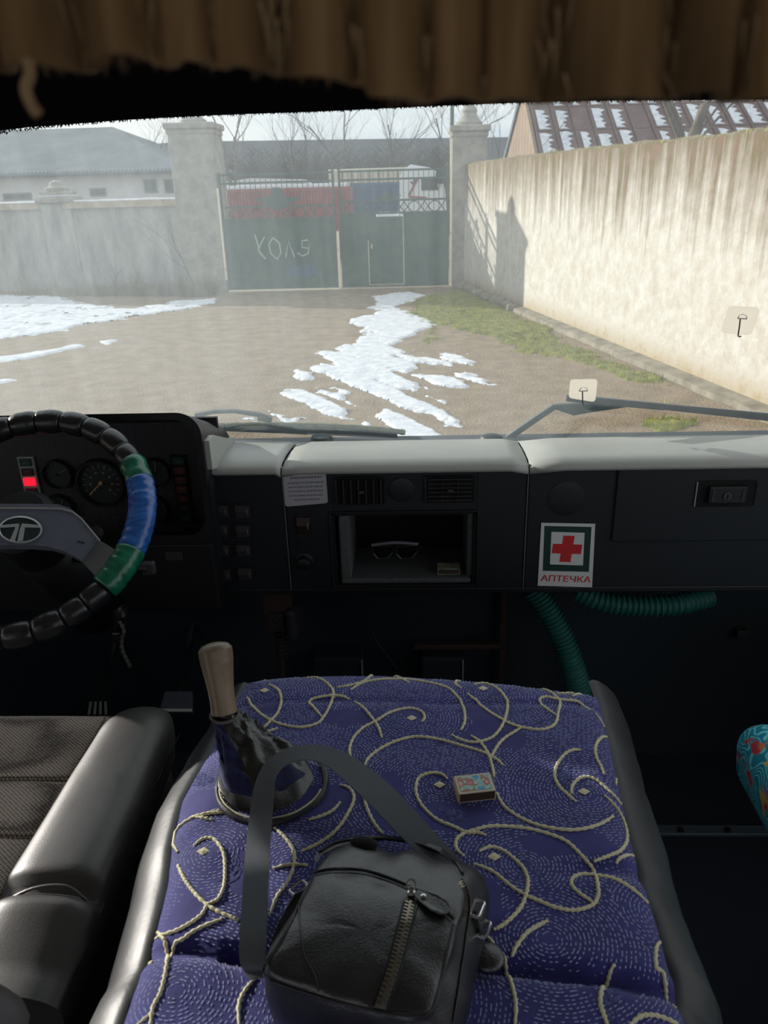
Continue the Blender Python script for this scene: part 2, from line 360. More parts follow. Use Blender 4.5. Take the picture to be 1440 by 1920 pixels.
# moss and grass at the foot of the right wall
X, Y = np.meshgrid(np.arange(-.4, 4.6, .035), np.arange(7.5, 21, .035))
gp = [px_poly([(764,572),(830,548),(884,546),(915,566),(970,592),(1020,612),(1070,640),(1120,662),(1160,680),(1240,722),(1220,734),(1140,705),(1070,676),(1000,664),(900,628),(830,614),(800,645),(785,640),(800,600),(770,590)]), px_poly([(1200,790),(1330,770),(1330,800),(1240,815)])]
h = np.maximum(sdist(gp[0], X, Y), sdist(gp[1], X, Y)-.05)
hg = np.clip(h, -.3, .3)*.2 + npn(X, Y, 1.5, 12, 5)*.16 + npn(X, Y, 8, 17, 3)*.1 - .01
hg = np.where(X > 1.18+(21.6-Y)*.2052-.06, -1, hg)
field_obj('moss_carpet', hg, X, Y, m_moss, 'green moss and low grass along the right wall foot', 'grass', top=.03)
ys, xs = np.nonzero(hg > .0); mb = MB(); rs = random.Random(3)
for k in range(9000):
    i = rs.randrange(len(ys)); x, y = X[ys[i], xs[i]]+rs.uniform(-.02, .02), Y[ys[i], xs[i]]+rs.uniform(-.02, .02)
    a = rs.uniform(0, PI); hgt = rs.uniform(.03, .09); w = .006; ox, oy = rs.uniform(-.03, .03), rs.uniform(-.03, .03)
    mb.add([(x-w*math.cos(a), y-w*math.sin(a), .0), (x+w*math.cos(a), y+w*math.sin(a), .0), (x+ox, y+oy, hgt)], [(0, 1, 2)])
link('grass_tufts', mb, m_blade, label='short green grass blades standing in the moss by the wall', cat='grass', kind='stuff')
# dry grass along the left wall
mb = MB(); wx = lambda x: 21.1 + (-5.3-x)*.19
for k in range(8000):
    x = -5.2 - abs(rs.gauss(0, 1))*2.2; off = rs.uniform(.12, 1.0)+.5*max(0, fbm(x, 3)); y = wx(x)-off
    hgt = rs.uniform(.08, .34)*(2.0 if rs.random() < .08 else 1); a = rs.uniform(0, PI); w = .008; ox, oy = rs.gauss(0, .12), rs.gauss(0, .1)
    mb.add([(x-w*math.cos(a), y-w*math.sin(a), 0), (x+w*math.cos(a), y+w*math.sin(a), 0), (x+ox, y+oy, hgt)], [(0, 1, 2)])
link('dry_grass', mb, m_dry, label='dry brown weeds along the foot of the left wall', cat='grass', kind='stuff')

# ------------------------------------------------------------------ right wall
wa, wb = Vector((1.18, 21.6, 0)), Vector((4.75, 4.2, 0)); wd = (wb-wa).normalized(); wn = Vector((wd.y, -wd.x, 0))*-1
if wn.x < 0: wn = -wn
# top profile from the picture rises slightly towards us
n0 = Vector((wd.y, -wd.x, 0))
def wtop(u, v):
    return aP(u, v, wa, n0).z
zt = [wtop(u, v) for u, v in ((872, 309), (1000, 292), (1150, 276), (1300, 262), (1438, 247))]; yt = [aP(u, v, wa, n0).y for u, v in ((872, 309), (1000, 292), (1150, 276), (1300, 262), (1438, 247))]
mb = MB(); NS = 90; cols = []
for i in range(NS+1):
    p = wa.lerp(wb, i/NS); z = float(np.interp(-p.y, [-y for y in yt], zt)) + .025*fbm(p.y*1.7, 0, 3); cols.append((p, z))
for i, (p, z) in enumerate(cols):
    q = p+wn*.32; mb.v += [p+Vector((0, 0, -.1)), p+Vector((0, 0, z)), p+wn*.16+Vector((0, 0, z+.05)), q+Vector((0, 0, z-.01)), q+Vector((0, 0, -.1))]
for i in range(NS):
    for j in range(5): a = i*5; mb.f.append((a+j, a+(j+1) % 5, a+5+(j+1) % 5, a+5+j))
mb.f += [(0, 1, 2, 3, 4), tuple(NS*5+j for j in (4, 3, 2, 1, 0))]
wr = link('wall_right', mb, m_plas, kind='structure', label='tall cream plaster wall with brown rain streaks')
mb = MB()
for i in range(1600):
    tt = rs.random(); p, z = cols[int(tt*NS)]; p = wa.lerp(wb, tt); x = p+wn*rs.uniform(.0, .25); w = .01; hh_ = rs.uniform(.02, .07)
    mb.add([x+Vector((0, -w, z)), x+Vector((0, w, z)), x+Vector((rs.uniform(-.03, .03), rs.uniform(-.03, .03), z+hh_))], [(0, 1, 2)])
link('moss', mb, m_blade, wr, kind='stuff')
# footing ledge and stones
mb = MB(); P1 = aZ(1010, 603, 0); 
for i in range(40):
    p = wa.lerp(wb, .27+.7*i/39); w = .20+.05*fbm(p.y*2, 5); q = p-wn*w; mb.v += [p+Vector((0, 0, .10)), q+Vector((0, 0, .07+.02*fbm(p.y*3, 2))), q-wn*.03+Vector((0, 0, -.05)), p+Vector((0, 0, -.05))]
for i in range(39):
    for j in range(4): a = i*4; mb.f.append((a+j, a+(j+1) % 4, a+4+(j+1) % 4, a+4+j))
mb.f += [(0, 1, 2, 3), (159, 158, 157, 156)]
link('footing_ledge', mb, m_stone, wr, smooth='auto')
for i in range(20):
    p = wa.lerp(wb, .055+.0125*i)-wn*(.16+.05*rs.random()); bm = bmesh.new(); bmesh.ops.create_icosphere(bm, subdivisions=2, radius=1)
    s_ = Vector((rs.uniform(.10, .15), rs.uniform(.09, .13), rs.uniform(.08, .13)))
    for v in bm.verts: v.co = Vector((v.co.x*s_.x, v.co.y*s_.y, v.co.z*s_.z))*(1+.25*fbm(v.co.x*2+i, v.co.y*2, v.co.z*2)) + p + Vector((0, 0, s_.z*.6))
    link('stone', MB().bm(bm), m_stone, wr)

# ------------------------------------------------------------------ piers and left wall
GY = 21.05
def pier(name, x0, x1, zt_, label, fin):
    r = thing(name, ((x0+x1)/2, GY, 0), label, 'gate pier')
    mb = MB(); mb.rbox(x0, x1, GY-.1, GY+(x1-x0)-.1, -.1, zt_, .03)
    link('shaft', mb, m_pier, r)
    mb = MB(); mb.rbox(x0-.07, x1+.07, GY-.17, GY+(x1-x0)-.03, zt_, zt_+.14, .03); mb.rbox(x0-.02, x1+.02, GY-.12, GY+(x1-x0)-.08, zt_-.12, zt_, .02)
    link('cap', mb, m_pier, r)
    if fin:
        c = (x0+x1)/2; mb = MB(); mb.lathe((c, GY+(x1-x0)/2-.1, zt_+.12), [(.33, 0), (.33, .1), (.26, .14), (.18, .3), (.2, .36), (.12, .5), (.03, .56)], 16)
        link('finial', mb, m_pier, r, smooth='auto')
    return r
zR = aY(880, 238, GY).z; zL = aY(360, 240, GY).z
pier('gate_pier', aY(846, 540, GY).x, aY(846, 540, GY).x+.86, zR-.1, 'pale stone gate pier with stepped finial at right of gate', True)
pier('gate_pier', aY(428, 540, GY).x-1.12, aY(428, 540, GY).x, zL-.02, 'broad plaster gate pier at left of the green gate', True)
xl = aY(428, 540, GY).x-1.1
mb = MB(); wl0 = Vector((xl, GY+.25, 0)); wl1 = Vector((-20, GY+.25+(xl+20)*.19, 0)); dl = (wl1-wl0).normalized(); nl = Vector((dl.y, -dl.x, 0))
if nl.y > 0: nl = -nl
zc0 = aP(300, 383, wl0, nl).z; zc1 = aP(0, 392, wl0, nl).z
zc = (zc0+zc1)/2; print('coping z', zc0, zc1)
mb.prism([wl0-nl*.0, wl1-nl*.0, wl1+nl*-.3, wl0+nl*-.3], (0, 0, zc))
wl = link('wall_left', mb, m_wallL, kind='structure', label='long grey plastered boundary wall with snowy coping')
mb = MB(); mb.prism([wl0+nl*.08+Vector((0,0,zc-.04)), wl1+nl*.08+Vector((0,0,zc-.04)), wl1-nl*.38+Vector((0,0,zc-.04)), wl0-nl*.38+Vector((0,0,zc-.04))], (0, 0, .17))
link('coping', mb, m_brick, wl)
mb = MB(); n_ = 120
for i in range(n_+1):
    p = wl0.lerp(wl1, i/n_); e = .05+.03*fbm(p.x*2, 1); hh_ = .035+.03*max(fbm(p.x*1.2, 7), -.8); z = zc+.13
    mb.v += [p+nl*e+Vector((0,0,z)), p+nl*(e-.04)+Vector((0,0,z+hh_)), p-nl*.3+Vector((0,0,z+hh_)), p-nl*.34+Vector((0,0,z))]
for i in range(n_):
    for j in range(3): a = i*4; mb.f.append((a+j, a+j+1, a+5+j, a+4+j))
link('snow', mb, m_snow, wl, smooth=True)
pc = aP(135, 545, wl0, nl); r = thing('wall_pier', (pc.x, pc.y, 0), 'low plaster pier with stepped cap in left wall', 'wall pier')
link('shaft', MB().rbox(pc.x-.42, pc.x+.42, pc.y-.12, pc.y+.5, 0, zc+.1, .03), m_wallL, r)
link('cap', MB().rbox(pc.x-.52, pc.x+.52, pc.y-.2, pc.y+.6, zc+.1, zc+.27, .05).rbox(pc.x-.4, pc.x+.4, pc.y-.1, pc.y+.5, zc+.27, zc+.4, .04), m_pier, r)
link('finial', MB().lathe((pc.x, pc.y+.2, zc+.4), [(.3, 0), (.32, .08), (.2, .13), (.17, .22), (.05, .28)], 12), m_pier, r, smooth='auto')
link('snow', MB().rbox(pc.x-.4, pc.x+.44, pc.y-.14, pc.y+.4, zc+.27, zc+.3, .01), m_snow, r)

# ------------------------------------------------------------------ gate
gx0, gxm, gx1 = aY(428, 545, GY).x+.03, aY(640, 540, GY).x, aY(843, 537, GY).x-.03
ztp = aY(640, 322, GY).z; zsh = aY(530, 412, GY).z; zsh2 = aY(760, 400, GY).z; print('gate', gx0, gxm, gx1, ztp, zsh, zsh2)
def leaf(x0, x1, label, shz, second):
    r = thing('gate_leaf', ((x0+x1)/2, GY, 0), label, 'gate', 'leaves of the green yard gate' if False else None)
    z0 = .06
    if not second: link('sheet_panel', MB().box(x0+.04, x1-.04, GY-.005, GY+.005, z0, shz), m_green, r)
    else:
        wx0, wx1 = aY(693, 530, GY).x, aY(758, 530, GY).x; wz = aY(725, 406, GY).z
        link('sheet_panel', MB().box(x0+.04, wx0, GY-.005, GY+.005, z0, shz), m_green, r); link('sheet_panel', MB().box(wx1, x1-.04, GY-.005, GY+.005, z0, shz), m_green, r)
        w = link('wicket_door', MB().box(wx0+.03, wx1-.03, GY-.02, GY-.008, .1, wz).bar((wx0+.03, GY-.02, .12), (wx0+.03, GY-.02, wz), .035).bar((wx1-.03, GY-.02, .12), (wx1-.03, GY-.02, wz), .035).bar((wx0+.03, GY-.02, .12), (wx1-.03, GY-.02, .12), .035), m_green, r, label='small wicket door in the gate leaf')
        link('handle', MB().rbox(wx0+.07, wx0+.11, GY-.06, GY-.02, .98, 1.12, .01), m_chrome, w)
        link('door_edge', MB().box(wx0-.005, wx0+.015, GY-.03, GY-.012, .12, 1.2).box(wx0, wx1, GY-.03, GY-.012, .085, .105).box(wx1-.012, wx1+.006, GY-.03, GY-.012, .12, 1.3), m_rust, w)
    for nm, za in (('top_rail', ztp), ('middle_rail', shz+.02), ('bottom_rail', z0), ('upper_rail', ztp-.2), ('lattice_rail', shz+.32)):
        link(nm, MB().bar((x0, GY, za), (x1, GY, za), .05, .05), m_greend, r)
    for xx in (x0+.03, x1-.03): link('stile', MB().bar((xx, GY, z0), (xx, GY, ztp+(.12 if second else .06)), .06, .06), m_greend, r)
    n = 22
    for i in range(1, n):
        x = x0+(x1-x0)*i/n; link('bar', MB().bar((x, GY, shz), (x, GY, ztp), .016, .016), m_greend, r)
    for i in range(5):       # wrought lattice of crossed arcs
        xa = x0+.1+(x1-x0-.2)*i/5; xb = x0+.1+(x1-x0-.2)*(i+1)/5; mb = MB()
        mb.tube([(xa+(xb-xa)*k/8, GY, shz+.03+.26*abs(math.sin(PI*k/8))) for k in range(9)], .014, 5)
        mb.tube([(xa+(xb-xa)*k/8, GY, shz+.29-.26*abs(math.sin(PI*k/8))) for k in range(9)], .014, 5)
        link('scroll', mb, m_greend, r)
    c = (x0+x1)/2 if not second else aY(728, 350, GY).x; zc_ = ztp-.62; mb = MB(); fs_ = .55 if second else 1           # sheet metal fan
    pts = [(c-.62, zc_+.08), (c-.4, zc_+.06), (c-.16, zc_+.12), (c-.1, zc_+.3), (c+.1, zc_+.3), (c+.16, zc_+.12), (c+.4, zc_+.06), (c+.62, zc_+.08), (c+.35, zc_-.1), (c+.12, zc_-.2), (c, zc_-.26), (c-.12, zc_-.2), (c-.35, zc_-.1)]
    mb.prism([(c+(x-c)*fs_, GY-.02, zc_+(z-zc_)*fs_) for x, z in pts], (0, .01, 0)); link('fan_ornament', mb, m_greend, r)
    return r
gl = leaf(gx0, gxm-.06, 'left green sheet gate leaf with barred top and chalk lettering', zsh, False)
gr = leaf(gxm+.04, gx1, 'right green gate leaf with small wicket door beside pier', zsh2, True)
# chalk letters
ctr = aY(530, 466, GY-.012)
strokes = [[(478,440),(484,460),(486,472),(498,486)], [(496,444),(484,468)], [(512,446),(504,458),(508,476),(520,486),(527,474),(524,456),(512,446)], [(536,482),(541,452),(552,482)], [(578,450),(566,452),(566,464),(578,466),(580,450),(578,476),(566,480),(558,474)]]
for st_ in strokes:
    link('chalk_stroke', MB().tube([aY(u, v, GY-.012) for u, v in st_], .018, 5), m_chalk, gl, label='pale chalk line')
link('spray_mark', MB().prism([aY(u, v, GY-.010) for u, v in ((545,492),(560,500),(590,495),(600,512),(585,522),(540,518),(535,505))], (0, .004, 0)), m_bluesp, gl, label='blue spray paint patch')
for nm, xx, za, zb, w, lb in (('gate_strip', gxm-.02, .05, 1.45, .07, 'white rusted steel strip between the two gate leaves'), ('gate_strip', gx0-.02, .3, ztp-.3, .05, 'thin rusted steel strip beside the left gate pier'), ('gate_strip', gx1+.05, .1, zR-.05, .06, 'tall rusted white steel strip on right gate pier')):
    link(nm, MB().rbox(xx-w/2, xx+w/2, GY-.12, GY-.06, za, zb, .01), m_rust, label=lb, cat='steel strip')
link('flag_pole', MB().tube([(gx1+.06, GY-.05, zR-.3), (gx1+.06, GY-.05, zR+1.2)], .05, 8), m_greend, label='thin green pole rising beside the right pier', cat='pole')
link('gate_sill', MB().bar((gx0, GY-.05, .02), (gxm, GY-.05, .02), .06, .05), m_rust, label='pale worn sill bar under the left gate leaf', cat='sill')

# ------------------------------------------------------------------ beyond the gate
def ribbed(name, x0, x1, Y, z0, z1, D, m, label, cat, nrib):
    r = thing(name, ((x0+x1)/2, Y, z0), label, cat)
    link('box', MB().box(x0, x1, Y, Y+D, z0, z1), m, r)
    mb = MB()
    for i in range(nrib): x = x0+(x1-x0)*(i+.5)/nrib; w = (x1-x0)/nrib*.25; mb.box(x-w, x+w, Y-.05, Y, z0+.12, z1-.12)
    o = link('ribs', mb, m, r); o['kind'] = 'stuff'
    link('top_rail', MB().box(x0, x1, Y-.06, Y, z1-.1, z1), m, r); link('bottom_rail', MB().box(x0, x1, Y-.06, Y, z0, z0+.1), m, r)
    return r
Yc = 30
a, b = aY(420, 412, Yc), aY(652, 350, Yc)
rc = ribbed('red_container', a.x, b.x, Yc, 0, b.z, 2.4, m_red, 'long red shipping container behind the left gate leaf', 'container', 40)
link('snow', MB().rbox(a.x, b.x-.1, Yc-.03, Yc+2.4, b.z, b.z+.14, .04), m_snow, rc)
a, b = aY(652, 390, 33), aY(748, 341, 33)
bc = ribbed('blue_container', a.x, b.x, 33, 0, b.z, 2.4, m_blue, 'blue shipping container behind the right gate leaf', 'container', 20)
a, b = aY(410, 345, 38), aY(760, 325, 38); a2, b2 = aY(640, 335, 38), aY(760, 318, 38)
r = thing('long_trailer', (a2.x, 38, 0), 'long cream trailer behind the blue container', 'trailer')
link('body', MB().rbox(a2.x-.6, b2.x+.2, 38, 40.4, aY(700,345,38).z, b2.z+.1, .08), m_cream, r)
mb = MB(); [mb.box(a2.x-.4+i*.42, a2.x-.36+i*.42, 37.96, 38, aY(700,345,38).z, b2.z+.05) for i in range(12)]
o = link('ribs', mb, m_plas, r); o['kind'] = 'stuff'
link('chassis', MB().box(a2.x-.6, b2.x+.2, 38.2, 40.2, 0, aY(700,345,38).z), m_tyre, r)
link('snowy_shed_roof', MB().prism([aY(415,342,37), aY(470,334,37), aY(560,336,37), aY(570,343,37), aY(415,352,37)], (0, 3, 0)), m_snow, label='snow covered low roof edge behind the red container', cat='roof')
# truck
TY = 27
def tp(u, v, d=0): return aY(u, v, TY+d)
r = thing('truck', (tp(790, 400).x, TY, 0), 'white lorry cab with red stripe seen through gate bars', 'truck')
prof = [(750,404),(749,330),(756,318),(812,318),(826,326),(834,352),(838,404)]
link('cab', MB().prism([tp(u, v) for u, v in prof], (0, 2.3, 0)), m_whitep, r)
link('window', MB().prism([tp(u, v, -.02) for u, v in ((790,333),(816,332),(822,356),(790,357))], (0, .03, 0)), m_glassd, r, label='dark side window')
link('fairing', MB().prism([tp(u, v, .1) for u, v in ((756,318),(770,308),(806,314),(812,318))], (0, 1.9, 0)), m_whitep, r)
link('mirror', MB().rbox(tp(820,330).x-.05, tp(820,330).x+.18, TY-.25, TY-.05, tp(820,345).z, tp(820,322).z, .03), m_tyre, r)
link('stripe', MB().tube([tp(u, v, -.02) for u, v in ((784,334),(778,344),(768,364),(768,369),(800,371))], .035, 5), m_red, r, label='red swoosh stripe').data
link('stripe', MB().tube([tp(u, v, -.02) for u, v in ((770,340),(774,345),(778,336))], .03, 5), m_glassd, r, label='dark mark on the door')
link('wheel_arch', MB().lathe((tp(805,412).x, TY-.02, .55), [(.62, 0), (.62, .1)], 20, (0, 1, 0)), m_tyre, r)
link('wheel', MB().lathe((tp(805,412).x, TY-.1, .52), [(.2, -.02), (.25, 0), (.5, 0), (.52, .05), (.52, .3)], 20, (0, 1, 0)), m_tyre, r)
link('bumper', MB().rbox(tp(750,404).x, tp(840,404).x, TY-.04, TY+2.2, .45, tp(800,402).z, .05), m_whitep, r)
link('side_skirt', MB().rbox(tp(705,412).x, tp(748,404).x, TY+.2, TY+2, .6, tp(725,400).z, .05), m_whitep, r)
# far slope / long roof, thicket
a, b = aY(395, 264, 150), aY(1000, 262, 150)
link('far_ridge', MB().prism([(a.x-60, 150, 0), (a.x-60, 150, a.z-2), (a.x-5, 150, a.z), (b.x+30, 150, b.z), (b.x+90, 150, b.z-4), (b.x+90, 150, 0)], (0, 30, 0)), m_hill, kind='structure', label='long grey ridge on the horizon')
def thicket(name, x0, x1, Y, zb, zt_, n, label, seed):
    rr = random.Random(seed); mb = MB()
    for i in range(n):
        x = rr.uniform(x0, x1); y = Y+rr.uniform(0, 3); top = zb+(zt_-zb)*rr.uniform(.5, 1.0)*(1+.15*fbm(x*.3, seed)); w = rr.uniform(.02, .05); lx = rr.gauss(0, .35)
        mb.add([(x-w, y, 0), (x+w, y, 0), (x+lx*.6+w*.6, y, top*.7), (x+lx*.6-w*.6, y, top*.7)], [(0, 1, 2, 3)])
        for k in range(5):
            z = rr.uniform(.25, .9)*top; dx_ = rr.uniform(-.9, .9); mb.add([(x+lx*z/top*.8, y, z), (x+lx*z/top*.8+.04, y, z), (x+dx_, y, z+abs(dx_)*rr.uniform(.6, 1.2))], [(0, 1, 2)])
    link(name, mb, m_thick, label=label, cat='thicket', kind='stuff')
zt1 = aY(600, 262, 60).z
thicket('far_thicket', aY(395, 300, 60).x, aY(860, 300, 60).x, 60, 1, zt1, 4200, 'brown leafless thicket across the view beyond the containers', 4)
thicket('near_thicket', aY(395, 310, 44).x, aY(860, 310, 44).x, 44, 1, aY(600, 290, 44).z, 2200, 'darker low leafless scrub just behind the containers', 5)
thicket('side_thicket', aY(225, 320, 46).x, aY(340, 320, 46).x, 46, 1, aY(300, 275, 46).z, 350, 'grey scrub between the slate roof and left pier', 6)
# bare trees
def tree(name, base, H, label, seed, m=None, spread=.55, depth=5, r0=.12, lean=(0, 0), first=.35, cat='tree'):
    rr = random.Random(seed); tr_ = MB(); br = MB()
    def grow(p, d, L, r, lev):
        steps = 4; pts = [p.copy()]; rad = [r]
        for k in range(steps):
            d = (d+Vector((rr.gauss(0, .13), rr.gauss(0, .13), rr.gauss(.03, .08)))).normalized(); p = p+d*L/steps; pts.append(p.copy()); rad.append(r*(1-.4*(k+1)/steps))
        (tr_ if lev == 0 else br).tube(pts, rad, 6 if lev < 2 else 3, caps=False)
        if lev < depth:
            for k in range(rr.choice((2, 3, 3)) if lev else 4):
                a = rr.uniform(0, 2*PI); q = Vector((math.cos(a), math.sin(a), 0)); nd = (d+q*spread*rr.uniform(.6, 1.5)+Vector((0, 0, .12))).normalized()
                i = rr.randint(2, steps); grow(pts[i], nd, L*rr.uniform(.6, .82), rad[i]*.62, lev+1)
    root = thing(name, base, label, cat)
    grow(Vector(base), Vector((lean[0], lean[1], 1)).normalized(), H*first, r0, 0)
    link('trunk', tr_, m or m_bark, root, smooth=True); o = link('branches', br, m or m_twig, root); o['kind'] = 'stuff'
b = aY(452, 300, 34); tree('bare_tree', (b.x, 34, 0), 9.5, 'bare dark tree above the left gate leaf beside the pier', 11, m_bark, .6, 6, .13)
for i, (u, H, s, lb) in enumerate(((560, 7.5, 21, 'small bare tree over the middle of left gate leaf'), (632, 8, 22, 'bare bushy tree above the meeting of gate leaves'), (705, 7.5, 23, 'bare tree above the blue container'), (800, 9, 24, 'slim bare tree above the white lorry beside right pier'))):
    b = aY(u, 300, 50+i); tree('bare_tree', (b.x, 50+i, 0), H*1.35, lb, s, m_twig, .5, 6, .17)
b = aY(270, 300, 47); tree('bare_tree', (b.x, 47, 0), 10, 'faint bare tree left of the broad gate pier', 25, m_twig, .5, 5, .1)
b = aY(935, 300, 24.5); tree('bare_tree', (b.x, 24.5, 0), 7.5, 'thin bare shrub tree between right pier and wooden gable', 26, m_twig, .35, 4, .05)
b = aY(1238, 280, 17.5); tree('bare_tree', (b.x+.2, 17.5, 0), 7.2, 'bare tree in front of snowy roof behind right wall', 31, m_bark, .7, 5, .16, first=.55)
b = aY(1330, 280, 16.5); tree('bare_tree', (b.x+1.2, 15.2, 0), 6.2, 'tangled bare shrub before the roof at far right', 32, m_twig, .8, 5, .07)
b = aZ(370, 552, 0); tree('sapling', (b.x, b.y-.1, 0), 2.1, 'thin leafless sapling in front of the left gate pier', 33, m_twig, .4, 3, .018, first=.6)
b = aZ(225, 552, 0); tree('leafless_bush', (b.x, b.y-.1, 0), 1.3, 'low leafless bush before the left wall', 34, m_twig, .9, 4, .015, first=.35, cat='bush')

# ------------------------------------------------------------------ left long building
BY = 42
def bp(u, v, d=0): return aY(u, v, BY+d)
r = thing('slate_roofed_building', (bp(120, 370).x, BY, 0), 'low white building with big grey slate roof at left', 'building')
za, zb_ = bp(150, 326).z, bp(150, 240, 7).z
xL, xR = bp(-160, 330).x, bp(352, 330).x; rl, rr_ = bp(40, 240, 7).x, bp(212, 246, 7).x
link('wall', MB().box(xL, xR-.3, BY, BY+14, 0, za), m_hwall, r)
link('roof', MB().add([(xL-6, BY-.5, za-.1), (xR+.4, BY-.5, za-.1), (xR+.4, BY+14.5, za-.1), (xL-6, BY+14.5, za-.1), (rl-7, BY+7, zb_), (rr_, BY+7, zb_)], [(0, 1, 5, 4), (1, 2, 5), (2, 3, 4, 5), (3, 0, 4), (0, 3, 2, 1)]), m_shed, r)
mb = MB()
for i in range(70):
    x = xL+(xR-xL)*i/70; mb.tube([(x, BY-.56, za-.06), (x, BY-.3, za+.1)], .09, 5)
o = link('eave_corrugation', mb, m_shed, r); o['kind'] = 'stuff'
for u0, v0, u1, v1 in ((272,335,293,362), (310,335,331,362), (170,352,198,368), (8,361,58,376)):
    p, q = bp(u0, v1), bp(u1, v0)
    w = link('window', MB().box(p.x, q.x, BY-.06, BY+.02, p.z, q.z), m_win, r)
    link('pane', MB().box(p.x+.08, (p.x+q.x)/2-.03, BY-.09, BY-.06, p.z+.08, q.z-.08).box((p.x+q.x)/2+.03, q.x-.08, BY-.09, BY-.06, p.z+.08, q.z-.08), m_glassd, w)

# ------------------------------------------------------------------ right house
HY = 24
r = thing('wooden_gabled_house', (aY(1100, 290, HY).x, HY, 0), 'house with plank gable and rusty snow streaked metal roof', 'house')
e0 = aY(1013, 296, HY); ap = aY(984, 165, HY+3.7); ez = e0.z; x_v = e0.x; bx_ = x_v+16
sl = Vector((0, 3.7, ap.z-ez)); SL = sl.length; su = sl.normalized(); nrm = Vector((0, -su.z, su.y))
link('wall', MB().box(x_v+.1, bx_, HY+.2, HY+9, 0, ez), m_plank, r)
link('roof_base', MB().prism([(x_v, HY-.1, ez-.12), (x_v, HY+3.7, ap.z-.12), (x_v, HY+9.4, ez-.3)], (bx_-x_v, 0, 0)), m_sheet, r)
for i in range(12):        # gable planks
    y0 = HY+.1+i*.72; f = lambda y: ez+(ap.z-ez)*((y-HY)/3.7 if y < HY+3.7 else (HY+9.2-y)/5.5)-.12
    y1 = y0+.68
    link('plank', MB().prism([(x_v-.06, y0, 0), (x_v-.06, y1, 0), (x_v-.06, y1, max(f(y1), .1)), (x_v-.06, y0, max(f(y0), .1))], (.05, 0, 0)), m_plank, r)
link('bargeboard', MB().bar((x_v-.1, HY-.15, ez-.1), (x_v-.1, HY+3.7, ap.z), .08, .16), m_plank, r)
link('bargeboard', MB().bar((x_v-.1, HY+9.4, ez-.2), (x_v-.1, HY+3.7, ap.z), .08, .2), m_shed, r)
pw = .56; rows = 3; rh = SL/rows
for j in range(rows):
    for i in range(26):
        o_ = Vector((x_v+i*pw, HY-.05, ez))+su*(j*rh); c = o_+Vector((pw/2, 0, 0))+su*(rh/2)+nrm*.02
        pn = link('roof_sheet', MB().obox(c, (pw/2-.012, 0, 0), su*(rh/2-.015), nrm*.015).obox(o_+Vector((.02, 0, 0))+su*(rh/2)+nrm*.05, (.018, 0, 0), su*(rh/2), nrm*.03), m_sheet, r)
        if rs.random() < .88:
            K = 9; wA = rs.uniform(.04, .12); mbs = MB(); L_ = rh*rs.uniform(.72, .9)
            P_ = []
            for k in range(K+1): P_.append(o_+Vector((wA+.04, 0, 0))+su*(.06+L_*k/K))
            for k in range(K, -1, -1): P_.append(o_+Vector((pw*(.62 if k % 2 else .9)*rs.uniform(.7, 1), 0, 0))+su*(.06+L_*(k+rs.uniform(-.3, .3))/K))
            n__ = K+1
            for k in range(K): mbs.prism([P_[k]+nrm*.04, P_[k+1]+nrm*.04, P_[2*K+1-k-1]+nrm*.04, P_[2*K+1-k]+nrm*.04], nrm*.03)
            link('snow', mbs, m_snow, pn)

# ------------------------------------------------------------------ CAB SHELL
DY = 1.45; DT = 1.9005; DB = 1.613; FZ = 1.0       # dash face plane, top and bottom height, floor height
def dp(u, v, Y=DY): return aY(u, v, Y)
def dbox(mb, u0, v0, u1, v1, Y0, Y1, b=.003):        # box on the dash face from its picture corners
    p, q = dp((u0+u1)/2, v1, DY), dp((u0+u1)/2, v0, DY); a_ = dp(u0, (v0+v1)/2, DY); c_ = dp(u1, (v0+v1)/2, DY)
    return mb.rbox(a_.x, c_.x, Y0, Y1, p.z, q.z, b)
fl = link('floor', MB().box(-1.2, 1.2, 1.41, 2.0, FZ-.05, FZ).box(-1.2, 1.2, -3.6, 1.40, FZ-.05, FZ), m_floor, kind='structure', label='black rubber floor of the cab')
link('ceiling', MB().box(-1.25, 1.25, -3.6, 1.5, 2.9, 2.95), m_shell, kind='structure', label='roof lining of the cab')
SILL = 1.84
link('wall_left_side', MB().box(-1.25, -1.2, -3.6, 1.75, FZ-.5, SILL).box(-1.25, -1.2, -3.6, 1.5, 2.62, 2.9).box(-1.25, -1.2, 1.42, 1.55, SILL, 2.9).box(-1.25, -1.2, .0, .08, SILL, 2.9).box(-1.25, -1.2, -1.6, -1.5, SILL, 2.9), m_shell, kind='structure', label='left side of the cab with window openings')
link('wall_right_side', MB().box(1.2, 1.25, -3.6, 1.75, FZ-.5, 1.85).box(1.2, 1.25, -3.6, 1.5, 2.62, 2.9).box(1.2, 1.25, 1.42, 1.55, 1.85, 2.9).box(1.2, 1.25, .0, .08, 1.85, 2.9).box(1.2, 1.25, -1.6, -1.5, 1.85, 2.9), m_shell, kind='structure', label='right side of the cab with window openings')
link('wall_front', MB().box(-1.2, 1.2, 1.66, 1.72, FZ-.6, 1.87), m_fire, kind='structure', label='dark painted bulkhead below the dashboard')
mb = MB(); n_ = 120
for k in range(n_+1):
    y = .0+1.42*k/n_; x = -1.185+.012*math.sin(k*.9)
    mb.v += [Vector((x, y, 2.04+.01*math.sin(k*.45))), Vector((x*.5-.5925, y, 2.68))]
for k in range(n_): mb.f.append((2*k, 2*k+2, 2*k+3, 2*k+1))
link('added_sun_blocker', mb, m_fringe, label='unseen brown sheet added to block sun at the upper driver window', cat='sun blocker')  # unseen sheet added to keep direct sun off the engine cover
gb, gt = Vector((0, 1.66, 1.86)), Vector((0, 1.44, 2.72)); gd = (gt-gb).normalized(); gn = Vector((0, -gd.z, gd.y))
